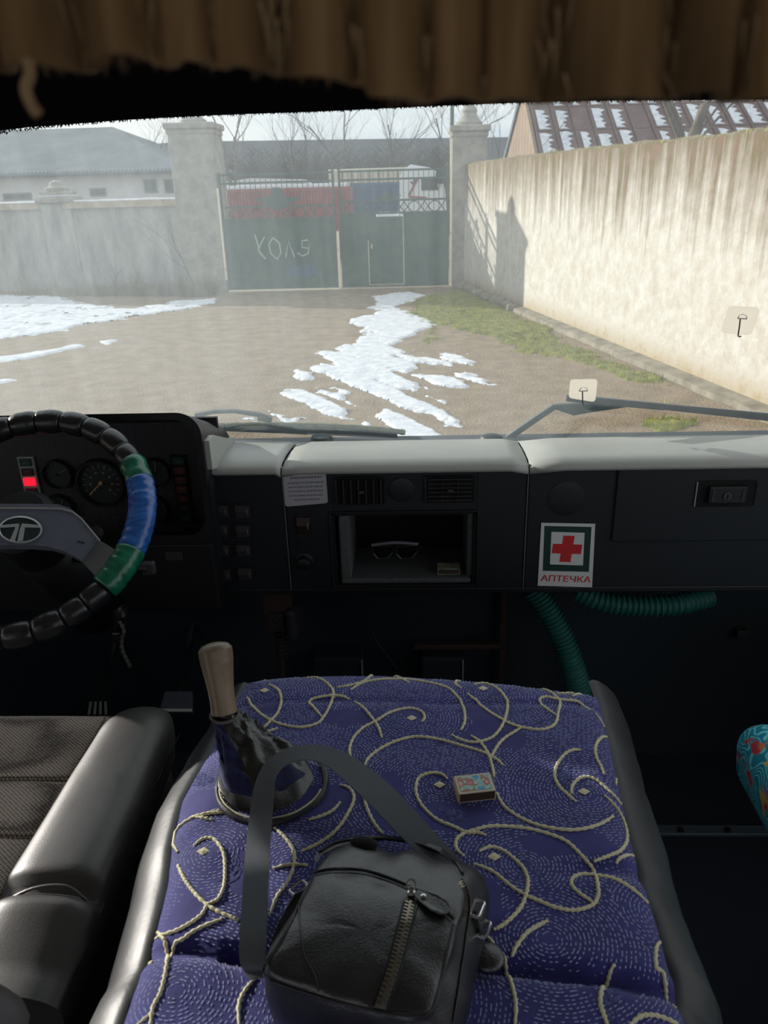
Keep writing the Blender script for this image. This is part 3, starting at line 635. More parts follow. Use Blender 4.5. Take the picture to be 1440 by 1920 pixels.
link('window_1', MB().obox((gb+gt)/2, (1.22, 0, 0), (gt-gb)/2, gn*.003), m_pane, kind='structure', label='dusty windscreen')
def on_glass(u, v, off=.005): return aP(u, v, gb+gn*off, gn)
# dark felt header over the windscreen
mb = MB(); HYY = 1.36; pts = [(-60,252),(0,245),(60,238),(130,233),(250,224),(430,215),(600,209),(720,203),(860,197),(1060,190),(1250,188),(1500,186)]
low = smooth_path([aY(u, v, HYY) for u, v in pts], 5); k0 = 0
for p in low:
    mb.v += [p, p+Vector((0, .0, .04)), Vector((p.x, HYY-.02, 2.9)), Vector((p.x, HYY+.06, 2.9)), p+Vector((0, .05, .03))]
for i in range(len(low)-1):
    for j in range(5): a = i*5; mb.f.append((a+j, a+(j+1) % 5, a+5+(j+1) % 5, a+5+j))
link('trim_1', mb, m_felt, kind='structure', label='black felt header above the windscreen', smooth='auto')
mb = MB()
for k in range(1500):
    p = low[rs.randrange(len(low))]+Vector((rs.uniform(-.05, .05), rs.uniform(0, .04), .004)); 
    mb.add([p+Vector((-.0012, 0, 0)), p+Vector((.0012, 0, 0)), p+Vector((rs.uniform(-.004, .004), 0, -rs.uniform(.002, .005)))], [(0, 1, 2)])
link('felt_fuzz', mb, m_felt, label='short fuzz on the lower edge of the black header', cat='fuzz', kind='stuff')
# brown pelmet with fringe hanging close overhead
PY = .235
pl = thing('fringed_pelmet', (0, PY, 2.9), 'brown pleated fabric pelmet hanging out of focus across the top', 'curtain pelmet')
lowp = [(-80,128),(0,132),(60,126),(120,132),(205,130),(225,112),(255,110),(300,122),(380,120),(455,132),(540,140),(620,152),(700,163),(722,188),(780,190),(840,186),(950,190),(1060,190),(1180,186),(1260,184),(1300,178),(1360,190),(1440,188),(1520,186)]
lw = smooth_path([aY(u, v, PY) for u, v in lowp], 10); mb = MB()
nz_ = 8
for i, p in enumerate(lw):
    for k in range(nz_+1):
        f_ = k/nz_; y = PY+.006*math.sin(p.x*330+fbm(p.x*20, 1)*4)*(1-f_*.5)+.004*fbm(p.x*60, f_*2)
        mb.v.append(Vector((p.x, y+.0, p.z+(2.9-p.z)*f_)))
for i in range(len(lw)-1):
    for k in range(nz_): a = i*(nz_+1)+k; mb.f.append((a, a+1, a+nz_+2, a+nz_+1))
o = link('pelmet_fabric', mb, m_fringe, pl, smooth=True); md = o.modifiers.new('thickness', 'SOLIDIFY'); md.thickness = .004
mb = MB()
for k in range(1400):
    p = lw[rs.randrange(len(lw)-1)]; a_ = p+Vector((rs.uniform(-.003, .003), rs.uniform(-.006, .002), rs.uniform(.004, .06))); L_ = rs.uniform(.008, .014)
    b_ = a_+Vector((rs.gauss(0, .0016), rs.gauss(0, .002), -min(L_, a_.z-p.z+.002))); mb.add([a_+Vector((-.0005, 0, 0)), a_+Vector((.0005, 0, 0)), b_], [(0, 1, 2)])
link('fringe', mb, m_fr2, pl, kind='stuff')
link('loose_strand', MB().tube(smooth_path([aY(u, v, PY-.01) for u, v in ((52,110),(56,140),(48,165),(58,195),(72,215))], 5), .0016, 6), m_fr2, pl, label='pale loose strand')

# ------------------------------------------------------------------ hooks on the glass, wipers
def hook(cor, stem, label):
    c = on_glass(*stem[0]); r = thing('hook_pad', c, label, 'adhesive hook', 'adhesive hooks on the windscreen')
    P = [on_glass(u, v, .006) for u, v in cor]; ce = sum(P, Vector())/4; poly = []
    for i in range(4):
        a_, p, b_ = P[i-1], P[i], P[(i+1) % 4]; q0 = p+(a_-p)*.16; q1 = p+(b_-p)*.16
        for k in range(5):
            t_ = k/4; poly.append(q0*(1-t_)**2+p*2*t_*(1-t_)+q1*t_*t_)
    link('pad', MB().prism(poly, gn*-.0 + gn*.0008), m_pad, r)
    ex = (P[1]-P[0]).normalized()
    link('hook_base', MB().tube([c+ex*(.009*math.cos(a))+gd*(.009*math.sin(a)+.004)+gn*.008 for a in [PI*k/10 for k in range(11)]], .0011, 6).tube([c+ex*-.009+gd*.004+gn*.008, c+ex*.009+gd*.004+gn*.008], .0012, 6), m_chrome, r)
    s0, s1 = on_glass(*stem[0], .010), on_glass(*stem[1], .010)
    link('hook', MB().tube(smooth_path([s0, (s0+s1)/2+gn*.002, s1+gn*.004, s1+gn*.016+gd*.004], 5), [.0014]*16, 8), m_steel, r)
m_steel = mat('dark_steel', (90,88,90), .3, .8)
m_pad = bpy.data.materials.new('clear_tacky_pad'); m_pad.use_nodes = True
t = m_pad.node_tree; t.nodes.clear(); a_ = t.nodes.new('ShaderNodeOutputMaterial'); b_ = t.nodes.new('ShaderNodeMixShader'); c_ = t.nodes.new('ShaderNodeBsdfTranslucent'); d_ = t.nodes.new('ShaderNodeBsdfTransparent')
c_.inputs[0].default_value = (.72, .68, .62, 1); b_.inputs[0].default_value = .8; t.links.new(d_.outputs[0], b_.inputs[1]); t.links.new(c_.outputs[0], b_.inputs[2]); t.links.new(b_.outputs[0], a_.inputs[0])
hook([(1366,574),(1426,577),(1408,628),(1352,624)], [(1388,598),(1383,628)], 'square adhesive hook pad stuck high on the windscreen at far right')
hook([(1069,711),(1121,710),(1116,754),(1066,746)], [(1092,733),(1092,756)], 'small square hook pad low on the windscreen above the right wiper')
def og(u, v, off=-.03): return aP(u, v, gb+gn*off, gn)
r = thing('wiper', og(1200, 772), 'long black wiper with angled arm outside the right windscreen', 'wiper')
link('blade', MB().bar(og(1062, 746), og(1245, 763), .008, .014).bar(og(1245, 763), og(1460, 786), .007, .012), m_black, r)
link('blade_holder', MB().bar(og(1110, 748, -.04), og(1350, 772, -.04), .006, .012).bar(og(1230, 758, -.035), og(1450, 778, -.035), .004, .006), m_steel, r)
link('arm', MB().bar(og(950, 822, -.04), og(1042, 764, -.04), .011, .008).bar(og(1042, 764, -.04), og(1080, 758, -.045), .014, .008).bar(og(1080, 756, -.045), og(1190, 756, -.045), .01, .006), m_wip, r) if False else None
m_wip = mat('grey_wiper_arm', (84,94,96), .5)
mb = MB(); A_ = [og(u, v, -.04) for u, v in ((948,820),(1000,784),(1036,760),(1075,757),(1130,756),(1190,757))]; B_ = [og(u, v, -.04) for u, v in ((966,820),(1012,788),(1042,768),(1075,779),(1130,770),(1185,762))]
link('arm', mb.ribbon(A_, B_, .006), m_wip, r)
r = thing('wiper', og(560, 808), 'wiper lying along the bottom of the left windscreen', 'wiper')
link('blade', MB().bar(og(380, 800), og(745, 815), .010, .014), m_wip, r)
A_ = [og(u, v, -.04) for u, v in ((365,776),(400,770),(440,769),(490,776),(510,784))]; B_ = [og(u, v, -.04) for u, v in ((365,786),(400,776),(440,775),(488,783),(506,790))]
link('arm', MB().ribbon(A_, B_, .006), m_wip, r)
link('joint', MB().bar(og(484, 782, -.045), og(510, 786, -.045), .02, .012), m_wip, r)
mb = MB(); path = [og(u, v, -.02) for u, v in ((375,799),(450,797),(540,797),(640,800),(720,806),(760,811))]
link('windscreen_seal', mb.tube(smooth_path(path, 8), [.0055+.002*rs.random() for _ in range(41)], 6), m_mossy, label='mossy yellow green rubber seal along the left windscreen foot', cat='seal')
for u, lb in ((603, 'round black spindle cap behind the dash top near its left seam'), (921, 'round black spindle cap behind the dash top near its right seam')):
    c = aY(u, 824, 1.64); link('spindle_cap', MB().lathe(c, [(.026, -.03), (.026, 0), (.022, .008), (.01, .012)], 20), m_wip, label=lb, cat='cap', smooth='auto')

# ------------------------------------------------------------------ dashboard
da = thing('dashboard', (.1, DY, DB), 'wide black dashboard with sun glare painted pale grey on its top ledge', 'dashboard')
def top_section(x0, x1, xb0, xb1):
    # back edge at Y 1.62, front edge rounded at DY
    rows = [(1.625, DT-.012), (1.60, DT-.003), (1.53, DT+.001), (1.475, DT-.000), (DY-.002, DT-.006), (DY-.008, DT-.015), (DY-.007, DT-.022)]
    mb = MB(); n = 14
    for i, (y, z) in enumerate(rows):
        f_ = (y-DY)/.19; a_, b_ = x0+(xb0-x0)*f_, x1+(xb1-x1)*f_
        for k in range(n+1): mb.v.append(Vector((a_+(b_-a_)*k/n, y, z-(.006 if k in (0, n) else 0))))
    for i in range(len(rows)-1):
        for k in range(n): a_ = i*(n+1)+k; mb.f.append((a_, a_+1, a_+n+2, a_+n+1))
    o = link('top_ledge', mb, m_dtop, da, smooth=True); md = o.modifiers.new('thickness', 'SOLIDIFY'); md.thickness = .004; md.offset = -1
    return o
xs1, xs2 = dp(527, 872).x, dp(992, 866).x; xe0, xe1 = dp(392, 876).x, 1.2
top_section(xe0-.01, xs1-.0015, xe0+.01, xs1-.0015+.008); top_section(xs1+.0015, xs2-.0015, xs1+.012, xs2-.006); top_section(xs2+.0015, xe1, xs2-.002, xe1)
ct = (dp(620, 960).x, dp(895, 960).x)       # cubby opening
cz0, cz1 = dp(760, 1096).z, dp(760, 962).z; cx0, cx1 = dp(626, 1030).x, dp(891, 1030).x
def panel(name, x0, x1, z0, z1): return link(name, MB().rbox(x0, x1, DY, DY+.012, z0, z1, .003), m_dash, da)
panel('switch_panel', xe0, xs1-.0015, DB, DT-.012)
cp = link('centre_panel', MB().rbox(xs1+.0015, cx0, DY, DY+.012, DB, DT-.012, .003).box(cx0-.002, cx1+.002, DY+.001, DY+.012, cz1, DT-.014).box(cx0-.002, cx1+.002, DY+.001, DY+.012, DB+.001, cz0).rbox(cx1, xs2-.0015, DY, DY+.012, DB, DT-.012, .003), m_dash, da)
cp['kind'] = 'structure' if False else None
del cp['kind']
panel('glovebox_panel', xs2+.0015, 1.2, DB, DT-.012)
link('underside', MB().rbox(xe0, 1.2, DY, 1.66, DB-.012, DB+.002, .003), m_black, da)
link('seam_strip', MB().box(xs1-.0012, xs1+.0012, DY-.002, DY+.01, DB, DT-.01), m_wip, da); link('seam_strip', MB().box(xs2-.0012, xs2+.0012, DY-.002, DY+.01, DB, DT-.01), m_wip, da)
# cubby with carpet
cb = link('cubby', MB().box(cx0, cx0+.004, DY, DY+.17, cz0, cz1).box(cx1-.004, cx1, DY, DY+.17, cz0, cz1).box(cx0, cx1, DY, DY+.17, cz1-.004, cz1).box(cx0, cx1, DY+.166, DY+.17, cz0, cz1), m_void, da)
link('carpet_lining', MB().rbox(cx0+.012, cx1-.008, DY-.0, DY+.16, cz0+.002, cz0+.014, .004).rbox(cx0+.012, cx0+.034, DY+.004, DY+.16, cz0+.012, cz1-.006, .004).rbox(cx1-.016, cx1-.004, DY+.01, DY+.16, cz0+.012, cz1-.006, .004), m_carpet, cb)
fr_ = rounded_poly(cx0-.006, cx1+.004, cz0-.006, cz1+.004, .006)
link('cubby_rim', MB().tube([(x, DY-.001, z) for x, z in fr_], .0022, 6, closed=True), m_black, cb)
# vents
def vent(u0, v0, u1, v1, vertical, lb):
    a_, b_ = dp(u0, (v0+v1)/2), dp(u1, (v0+v1)/2); z0, z1 = dp((u0+u1)/2, v1).z, dp((u0+u1)/2, v0).z
    vb = link('air_vent', MB().tube([(x, DY-.003, z) for x, z in rounded_poly(a_.x, b_.x, z0, z1, .004)], .0022, 6, closed=True).box(a_.x, b_.x, DY-.003, DY-.0015, z0, z1), m_void, da)
    n = 6
    for i in range(n):
        if vertical: x = a_.x+(b_.x-a_.x)*(i+.5)/n; link('slat', MB().obox((x, DY-.006, (z0+z1)/2), (.0012, .001, 0), (-.002, .004, 0), (0, 0, (z1-z0)/2-.002)), m_black, vb)
        else: z = z0+(z1-z0)*(i+.5)/n; link('slat', MB().obox(((a_.x+b_.x)/2, DY-.006, z), ((b_.x-a_.x)/2-.002, 0, 0), (0, .004, -.0015), (0, .0006, .0012)), m_black, vb)
    for k in (.33, .66):
        if not vertical: x = a_.x+(b_.x-a_.x)*k; link('divider', MB().box(x-.0008, x+.0008, DY-.009, DY-.003, z0+.001, z1-.001), m_black, vb)
    link('tab', MB().rbox((a_.x+b_.x)/2-.006, (a_.x+b_.x)/2+.006, DY-.014, DY-.006, (z0+z1)/2-.003, (z0+z1)/2+.003, .001), m_clus, vb)
    return vb
vent(636, 895, 720, 944, True, ''); vent(800, 893, 888, 940, False, '')
link('vent_slider', MB().rbox(dp(627,905).x, dp(632,905).x, DY-.008, DY, dp(630,940).z, dp(630,896).z, .001), m_black, da); link('vent_slider', MB().rbox(dp(795,905).x, dp(799,905).x, DY-.008, DY, dp(797,940).z, dp(797,892).z, .001), m_black, da)
c = dp(753, 918); link('round_plug', MB().lathe((c.x, DY, c.z), [(.026, 0), (.026, .003), (.022, .004), (.005, .004)], 28, (0, -1, 0)), m_black, da, smooth='auto')
c = dp(1062, 935); kk = link('speaker_grille', MB().lathe((c.x, DY, c.z), [(.037, 0), (.037, .0012), (.034, .0018), (.004, .0018)], 36, (0, -1, 0)), m_black, da, smooth='auto')
# switches
def rocker(u, v, w=26, h=24, m=None, lb=None):
    c = dp(u, v); sw, sh = w/F*1.6/2, h/F*1.6/2
    s_ = link('switch', MB().rbox(c.x-sw-.004, c.x+sw+.004, DY-.003, DY+.001, c.z-sh-.004, c.z+sh+.004, .001), m_black, da)
    link('rocker', MB().obox((c.x, DY-.006, c.z+sh/2), (sw, 0, 0), (0, .003, 0), (0, .0015, sh/2)).obox((c.x, DY-.006, c.z-sh/2), (sw, 0, 0), (0, .003, 0), (0, -.001, sh/2)), m or m_clus, s_, label=lb)
    link('mark', MB().box(c.x+sw*.6, c.x+sw*.75, DY-.0105, DY-.009, c.z-sh*.4, c.z+sh*.5), m_ink, s_)
for u, v in ((416,957),(456,957),(416,993),(457,994),(418,1030),(458,1030),(421,1076),(461,1074)): rocker(u, v)
rocker(570, 983, 24, 32, mat('amber_rocker', (50,26,26), .4), 'dark red rocker with pale rim')
link('blank_plate', MB().rbox(dp(556,1020).x, dp(586,1020).x, DY-.002, DY, dp(570,1030).z, dp(570,1012).z, .001), m_black, da)
c = dp(571, 1052); link('knob', MB().lathe((c.x, DY, c.z), [(.02, 0), (.02, .003), (.015, .005), (.013, .018), (.009, .02)], 24, (0, -1, 0)), m_black, da, smooth='auto')
# glovebox
gx, gz0, gz1 = dp(1152, 940).x, dp(1300, 1013).z, dp(1300, 873).z
gv = link('glovebox_door', MB().rbox(gx, 1.16, DY-.006, DY+.004, gz0, gz1, .003), m_dash, da)
hx0, hx1, hz0, hz1 = dp(1303, 920).x, dp(1414, 920).x, dp(1355, 946).z, dp(1355, 900).z
rp = rounded_poly(hx0, hx1, hz0, hz1, .004)
link('handle_recess', MB().tube([(x, DY-.007, z) for x, z in rp], .0018, 6, closed=True).box(hx0, hx1, DY-.0075, DY-.006, hz0, hz1), m_void, gv)
link('handle_edge', MB().rbox(hx0-.0015, hx0+.001, DY-.0095, DY-.006, hz0, hz1, .0005), m_grey, gv)
link('handle', MB().rbox(hx0+.022, hx1-.02, DY-.018, DY-.008, hz0+.008, hz1-.008, .003), m_black, gv)
c = dp(1357, 924); link('lock', MB().lathe((c.x, DY-.018, c.z), [(.0085, 0), (.0085, .002), (.0078, .003), (.001, .003)], 24, (0, -1, 0)), m_steel, gv, smooth='auto')
link('keyhole', MB().box(c.x-.0009, c.x+.0009, DY-.0225, DY-.0205, c.z-.005, c.z+.005), m_void, gv)
link('grip_ridge', MB().box(hx0+.028, hx0+.032, DY-.0195, DY-.018, hz0+.014, hz1-.014), m_clus, gv); link('grip_ridge', MB().box(hx1-.030, hx1-.026, DY-.0195, DY-.018, hz0+.014, hz1-.014), m_clus, gv)
# first aid sticker
def quad(mb, cs, Y, th=.0006): return mb.prism([aY(u, v, Y) for u, v in cs], (0, -th, 0))
st = thing('first_aid_sticker', dp(1062, 1100), 'white framed first aid sticker with red cross and red lettering', 'sticker')
link('backing', quad(MB(), [(1015,980),(1116,982),(1110,1101),(1008,1098)], DY-.0012), m_white, st)
link('green_field', quad(MB(), [(1021,986),(1109,988),(1104,1072),(1018,1070)], DY-.0020), mat('sticker_green', (20,58,54), .5), st)
link('white_field', quad(MB(), [(1034,997),(1096,999),(1093,1060),(1031,1058)], DY-.0028), m_white, st)
q0 = dp(1063, 1029, DY-.003); s_ = 54/F*1.6; ex = (dp(1096,1000)-dp(1034,998)).normalized(); ez = Vector((-ex.z, 0, ex.x)); ez = (ez+Vector((.03,0,0))).normalized()
link('cross', MB().obox(q0+Vector((0,-.0006,0)), ex*s_*.19, (0, .0003, 0), ez*s_*.5).obox(q0+Vector((0,-.0007,0)), ex*s_*.5, (0, .0003, 0), ez*s_*.18), m_redc, st)
q1 = dp(1061, 1086, DY-.0022); link('lettering', text_mb('АПТЕЧКА', .0195, q1, ex, ez, .0004, bold=.01, sx=1.14), m_redc, st)
# printed label
lb_ = thing('printed_label', dp(572, 950), 'grey rounded printed notice label left of the air vents', 'sticker')
P = [dp(u, v, DY-.0012) for u, v in ((530,890),(611,886),(615,943),(535,950))]; poly = []
for i in range(4):
    a_, p, b_ = P[i-1], P[i], P[(i+1) % 4]; q0 = p+(a_-p)*.08; q1 = p+(b_-p)*.08
    for k in range(5): t_ = k/4; poly.append(q0*(1-t_)**2+p*2*t_*(1-t_)+q1*t_*t_)
link('backing', MB().prism(poly, (0, -.0006, 0)), m_gst, lb_)
mb = MB()
for j, (v, u0, u1) in enumerate(((897,544,602),(906,539,608),(914,541,606),(922,541,606),(930,542,606),(938,552,600))):
    u = u0
    while u < u1:
        w = rs.uniform(2, 7) if j else 4.2
        quad(mb, [(u, v-(2.2 if j == 0 else 1.1)-(u-540)*.04), (min(u+w, u1), v-(2.2 if j == 0 else 1.1)-(u-540)*.04), (min(u+w, u1), v+1.1-(u-540)*.04), (u, v+1.1-(u-540)*.04)], DY-.0019, .0003); u += w+1.4
o = link('print', mb, m_ink, lb_); o['kind'] = 'stuff'
# things in the cubby
r = thing('sunglasses', dp(740, 1055, DY+.06), 'dark sunglasses with grey brow bar lying in the dashboard cubby', 'sunglasses')
YG = DY+.05; z0_ = cz0+.014
def cpx(u, v): p = aY(u, v, YG); return Vector((p.x, YG, p.z))
link('brow_bar', MB().tube(smooth_path([cpx(697,1022), cpx(740,1016)+Vector((0,-.004,0)), cpx(784,1020)], 6), .0035, 8), m_ink, r)
for s0, s1 in ((699, 737), (742, 782)):
    c = [(s0,1024),(s1,1023),(s1-1,1036),(s1-10,1046),(s0+10,1047),(s0+1,1038)]
    link('lens', MB().prism([cpx(u, v) for u, v in c], (0, .003, 0)), mat('lens', (20,20,26), .08, spec=.8) if s0 == 699 else bpy.data.materials['lens'], r)
    link('rim', MB().tube([cpx(u, v)+Vector((0,-.001,0)) for u, v in c], .0012, 6, closed=True), m_steel, r)
for u in (692, 788): link('temple', MB().tube(smooth_path([cpx(u, 1026), cpx(u, 1038)+Vector((0, .05, 0)), cpx(u, 1048)+Vector((0, .08, 0))], 5), .002, 6), m_black, r)
p = aY(841, 1046, DY+.03); r = thing('small_matchbox', (p.x, DY+.03, cz0+.014), 'small worn green matchbox at the right end of the cubby', 'matchbox')
link('box_sleeve', MB().rbox(p.x-.024, p.x+.024, DY+.015, DY+.045, cz0+.0145, cz0+.029, .001), mat('worn_green_card', (84,104,86), .7, col2=(160,156,130), ns=90), r)
link('striking_strip', MB().box(p.x-.022, p.x+.022, DY+.0145, DY+.015, cz0+.017, cz0+.027), m_iron, r)

# ------------------------------------------------------------------ instrument cluster
IY = 1.56; HF = 1.40       # panel plane and hood front plane
ic = thing('instrument_cluster', (-.75, HF, DB), 'black hooded instrument cluster behind the steering wheel', 'instrument cluster')
hx1 = aY(388, 900, HF).x; hz = aY(200, 776, HF).z; hx0 = -1.15; hb = aY(200, 1062, HF).z
outer = [(x, z) for x, z in rounded_poly(hx0, hx1, hb-.1, hz, .045, 8)]
zfb = aY(300, 1004, HF).z; zbb = aY(300, 1000, IY).z
inner = [(x, z) for x, z in rounded_poly(hx0+.012, hx1-.013, zfb, hz-.014, .04, 8)]
mb = MB(); n = len(outer)
for Y, rg_ in ((HF, outer), (HF, inner)): mb.v += [Vector((x, Y, z)) for x, z in rg_]
for i in range(n): j = (i+1) % n; mb.f.append((i, j, n+j, n+i))
mb.v += [Vector((x, IY+.06, z-(.085 if z > 1.85 else 0))) for x, z in outer]; mb.v += [Vector((x, IY, z-(.05 if z > 1.85 else zfb-zbb))) for x, z in inner]
for i in range(n): j = (i+1) % n; mb.f.append((i, 2*n+i, 2*n+j, j)); mb.f.append((n+i, n+j, 3*n+j, 3*n+i))
link('hood', mb, m_black, ic, smooth='auto')
sidepts = [(HF+.012, DT+.002), (DY, DT-.008), (IY+.06, DT-.01), (IY+.06, DT+.004), (IY+.02, DT+.012), (HF+.05, hz-.06), (HF+.012, hz-.06)]
link('hood_side', MB().prism([(hx1-.002, y, z) for y, z in sidepts], (.012, 0, 0)), m_dtop, ic)  # upper hood side takes the painted glare colour; same plastic as below
link('hood_side', MB().prism([(hx1-.002, HF+.004, hb), (hx1-.002, IY, hb), (hx1-.002, IY, DT-.02), (hx1-.002, HF+.004, DT-.02)], (.006, 0, 0)), m_dash, ic)
link('face_panel', MB().box(hx0+.01, hx1-.01, IY, IY+.01, zbb-.03, hz-.055), m_clus, ic)
link('lower_panel', MB().rbox(hx0+.01, hx1-.004, HF-.004, HF+.012, DB-.02, hb+.05, .004), m_black, ic)
def ip(u, v, d=0): return aY(u, v, IY-d)
mb = MB()
for i in range(34): x = hx0+.02+i*.022; mb.box(x, x+.0006, IY-.0008, IY, zbb, hz-.07)
for i in range(20): z = zbb+.004+i*.0185; mb.box(hx0+.02, hx1-.02, IY-.0008, IY, z, z+.0006) if z < hz-.08 else None
o = link('grid_lines', mb, m_line, ic); o['kind'] = 'stuff'
m_dial = mat('dial_face', (36,40,42), .5); m_dialt = mat('dial_marks', (120,126,116), .6); m_bez = mat('bezel', (34,34,38), .35); m_needle = mat('needle', (196,160,110), .5)
def gauge(u, v, rpx, nd, ticks, lb, big=False):
    c = ip(u, v); R = rpx/F*1.72
    g_ = link('gauge', MB().lathe((c.x, IY, c.z), [(R*1.14, 0), (R*1.14, .008), (R*1.08, .014), (R, .014), (R*.97, .004), (R*.9, .003)], 40, (0, -1, 0)), m_bez, ic, smooth='auto')
    link('dial', MB().lathe((c.x, IY-.003, c.z), [(R*.99, 0), (R*.99, .0012)], 40, (0, -1, 0)), m_dial, g_)
    mb = MB()
    for k in range(ticks+1):
        a = math.radians(225-270*k/ticks); d = Vector((math.cos(a), 0, math.sin(a))); l_ = .74 if k % 2 else .66
        mb.bar(Vector((c.x, IY-.0045, c.z))+d*R*l_, Vector((c.x, IY-.0045, c.z))+d*R*.86, R*.035, .0004, (0, 1, 0))
        if big and k % 2 == 0: mb.obox(Vector((c.x, IY-.0045, c.z))+d*R*.5, (R*.05, 0, 0), (0, .0003, 0), (0, 0, R*.04))
    o = link('tick_marks', mb, m_dialt, g_); o['kind'] = 'stuff'
    a = math.radians(nd); d = Vector((math.cos(a), 0, math.sin(a)))
    if nd is not None: link('needle', MB().bar(Vector((c.x, IY-.006, c.z))-d*R*.12, Vector((c.x, IY-.006, c.z))+d*R*.8, R*.05, .001, (0, 1, 0)), m_needle if big else m_dialt, g_)
    link('needle_hub', MB().lathe((c.x, IY-.006, c.z), [(R*.09, 0), (R*.09, .003), (R*.05, .004)], 14, (0, -1, 0)), m_needle if big else m_black, g_)
gauge(110, 888, 25, 30, 8, 'fuel'); gauge(113, 953, 26, 60, 10, 'volt'); gauge(191, 904, 41, 222, 14, 'speed', True); gauge(292, 885, 25, 80, 8, 'temp'); gauge(290, 953, 25, 100, 8, 'air')
def lamps(u0, v0, dv, cols, m_fr, lb):
    n = len(cols); a_, b_ = ip(u0-15, v0-dv*.55), ip(u0+15, v0+dv*(n-.45))
    fr = link('warning_lights', MB().rbox(a_.x, a_.x+30/F*1.75, IY-.006, IY, b_.z, a_.z, .001), m_fr, ic)
    for k, cc in enumerate(cols):
        c = ip(u0+k*.3, v0+dv*k); w, h_ = 10.5/F*1.75, dv*.40/F*1.7; c.x = (a_.x+15/F*1.75)
        nm = 'lamp_%d_%d_%d' % cc[:3]; mm = bpy.data.materials.get(nm) or mat(nm, cc[:3], .35, emit=(cc[:3] if len(cc) > 3 else None), es=1.3)
        l_ = link('lamp', MB().rbox(c.x-w, c.x+w, IY-.010, IY-.005, c.z-h_, c.z+h_, .001), mm, fr, label='lit red lamp' if len(cc) > 3 else None)
        mk = MB()
        if k in (0, n-1) : mk.bar((c.x-w*.5, IY-.0105, c.z-h_*.2), (c.x+w*.5, IY-.0105, c.z-h_*.2), .0012, .0004, (0, 1, 0))
        elif len(cc) == 3:
            mk.bar((c.x-w*.4, IY-.0105, c.z+h_*.3), (c.x+w*.4, IY-.0105, c.z+h_*.3), .0008, .0004, (0, 1, 0)); mk.bar((c.x-w*.3, IY-.0105, c.z-h_*.3), (c.x+w*.3, IY-.0105, c.z-h_*.3), .0008, .0004, (0, 1, 0))
        if mk.v: link('symbol', mk, m_dialt, fr)
G_, R_ = (12,66,54), (74,24,30)
lamps(48, 865, 18.2, [G_, (84,30,38), (236,20,44,1), (104,34,56), G_, (60,30,36), G_], m_grey, 'left'); lamps(334, 862, 17.8, [G_, (84,34,38), R_, (80,44,32), (72,26,36), (40,38,42), G_], m_void, 'right')
c = ip(350, 994); link('trip_knob', MB().lathe((c.x, IY, c.z), [(.008, 0), (.008, .012), (.006, .014)], 14, (0, -1, 0)), m_black, ic, smooth='auto')
c = aY(326, 1042, HF-.006); link('blank_switch', MB().rbox(c.x-.018, c.x+.018, HF-.010, HF-.003, c.z-.01, c.z+.01, .002), m_clus, ic)

# ------------------------------------------------------------------ steering wheel
WC = Vector((-.686, 1.201, 1.886)); WT = .90; WR = .212
e1 = Vector((1, 0, 0)); e2 = Vector((0, math.sin(WT), math.cos(WT))); wnn = Vector((0, -math.cos(WT), math.sin(WT)))
sw = thing('steering_wheel', WC, 'steering wheel wrapped in black leather with blue and green tape', 'steering wheel')
def wp(a, r=WR, off=0): a = math.radians(a); return WC+(e1*math.cos(a)+e2*math.sin(a))*r+wnn*off
def rimseg(a0, a1, m, lb, segl, amp, nm='leather_wrap', bump=0.0, r0=.0175):
    P, R = [], []; n = max(6, int((a1-a0)/1.0)); 
    for k in range(n+1):
        a = a0+(a1-a0)*k/n; f_ = ((a-a0) % segl)/segl
        P.append(wp(a)); R.append(r0+amp*(math.sin(PI*f_)**.5)+bump*fbm(a*.4, 3))
    return link(nm, MB().tube(P, R, 16, caps=True), m, sw, smooth=True, label=lb)
segs = list(range(56, 300, 13)) 
for a in segs:
    if a < 330: rimseg(a, a+12.7, m_lghr, None, 12.7, .0048, bump=.001)
for a in (303, 313.5): rimseg(a, a+10.3, m_lghr, None, 10.3, .004)
rimseg(43, 56, m_lghr, None, 13, .0045); rimseg(33, 43, m_lghr, None, 10, .004)
rimseg(21, 34, m_tapeg, 'green tape', 6.5, .0015, 'tape_wrap', .001, .0225); rimseg(-16, 21.5, m_tapeb, 'blue tape', 4.2, .0007, 'tape_wrap', .0012, .0235); rimseg(-36, -15.5, m_tapeg, 'green tape', 7, .0012, 'tape_wrap', .0018, .0240)
# hub pad outline from picture, on plane through the wheel
def wpl(u, v, off=.02): return aP(u, v, WC+wnn*off, wnn)
hubp = [(-120,955),(0,953),(60,953),(115,954),(136,960),(152,972),(187,1014),(157,1056),(130,1042),(100,1033),(60,1030),(0,1030),(-60,1033),(-120,1045),(-170,1040),(-170,975)]
P = [wpl(u, v, .012) for u, v in hubp]
link('hub_pad', MB().prism(P, wnn*.016), m_hub, sw)
link('pad_edge_highlight', MB().tube([wpl(u, v, .029) for u, v in hubp[1:7]], .0016, 6), m_grey, sw)  # grey tube paints the highlight along the pad's upper edge
link('hub_core', MB().lathe(WC-wnn*.03, [(.06, -.05), (.062, .03), (.05, .045)], 28, wnn), m_black, sw, smooth='auto')
col_ = WC-wnn*.06; link('steering_column', MB().tube([WC-wnn*.05, WC-wnn*.22, WC-wnn*.36+Vector((0,0,-.02))], [.055, .062, .06], 16), m_black, sw, smooth=True)
A_ = [wpl(u, v, .010) for u, v in ((187,1015),(215,1032),(240,1052))]; B_ = [wpl(u, v, .010) for u, v in ((156,1056),(175,1076),(195,1100))]
link('spoke', MB().ribbon(A_, B_, -.008), m_alu, sw, label='bare metal spoke'); 
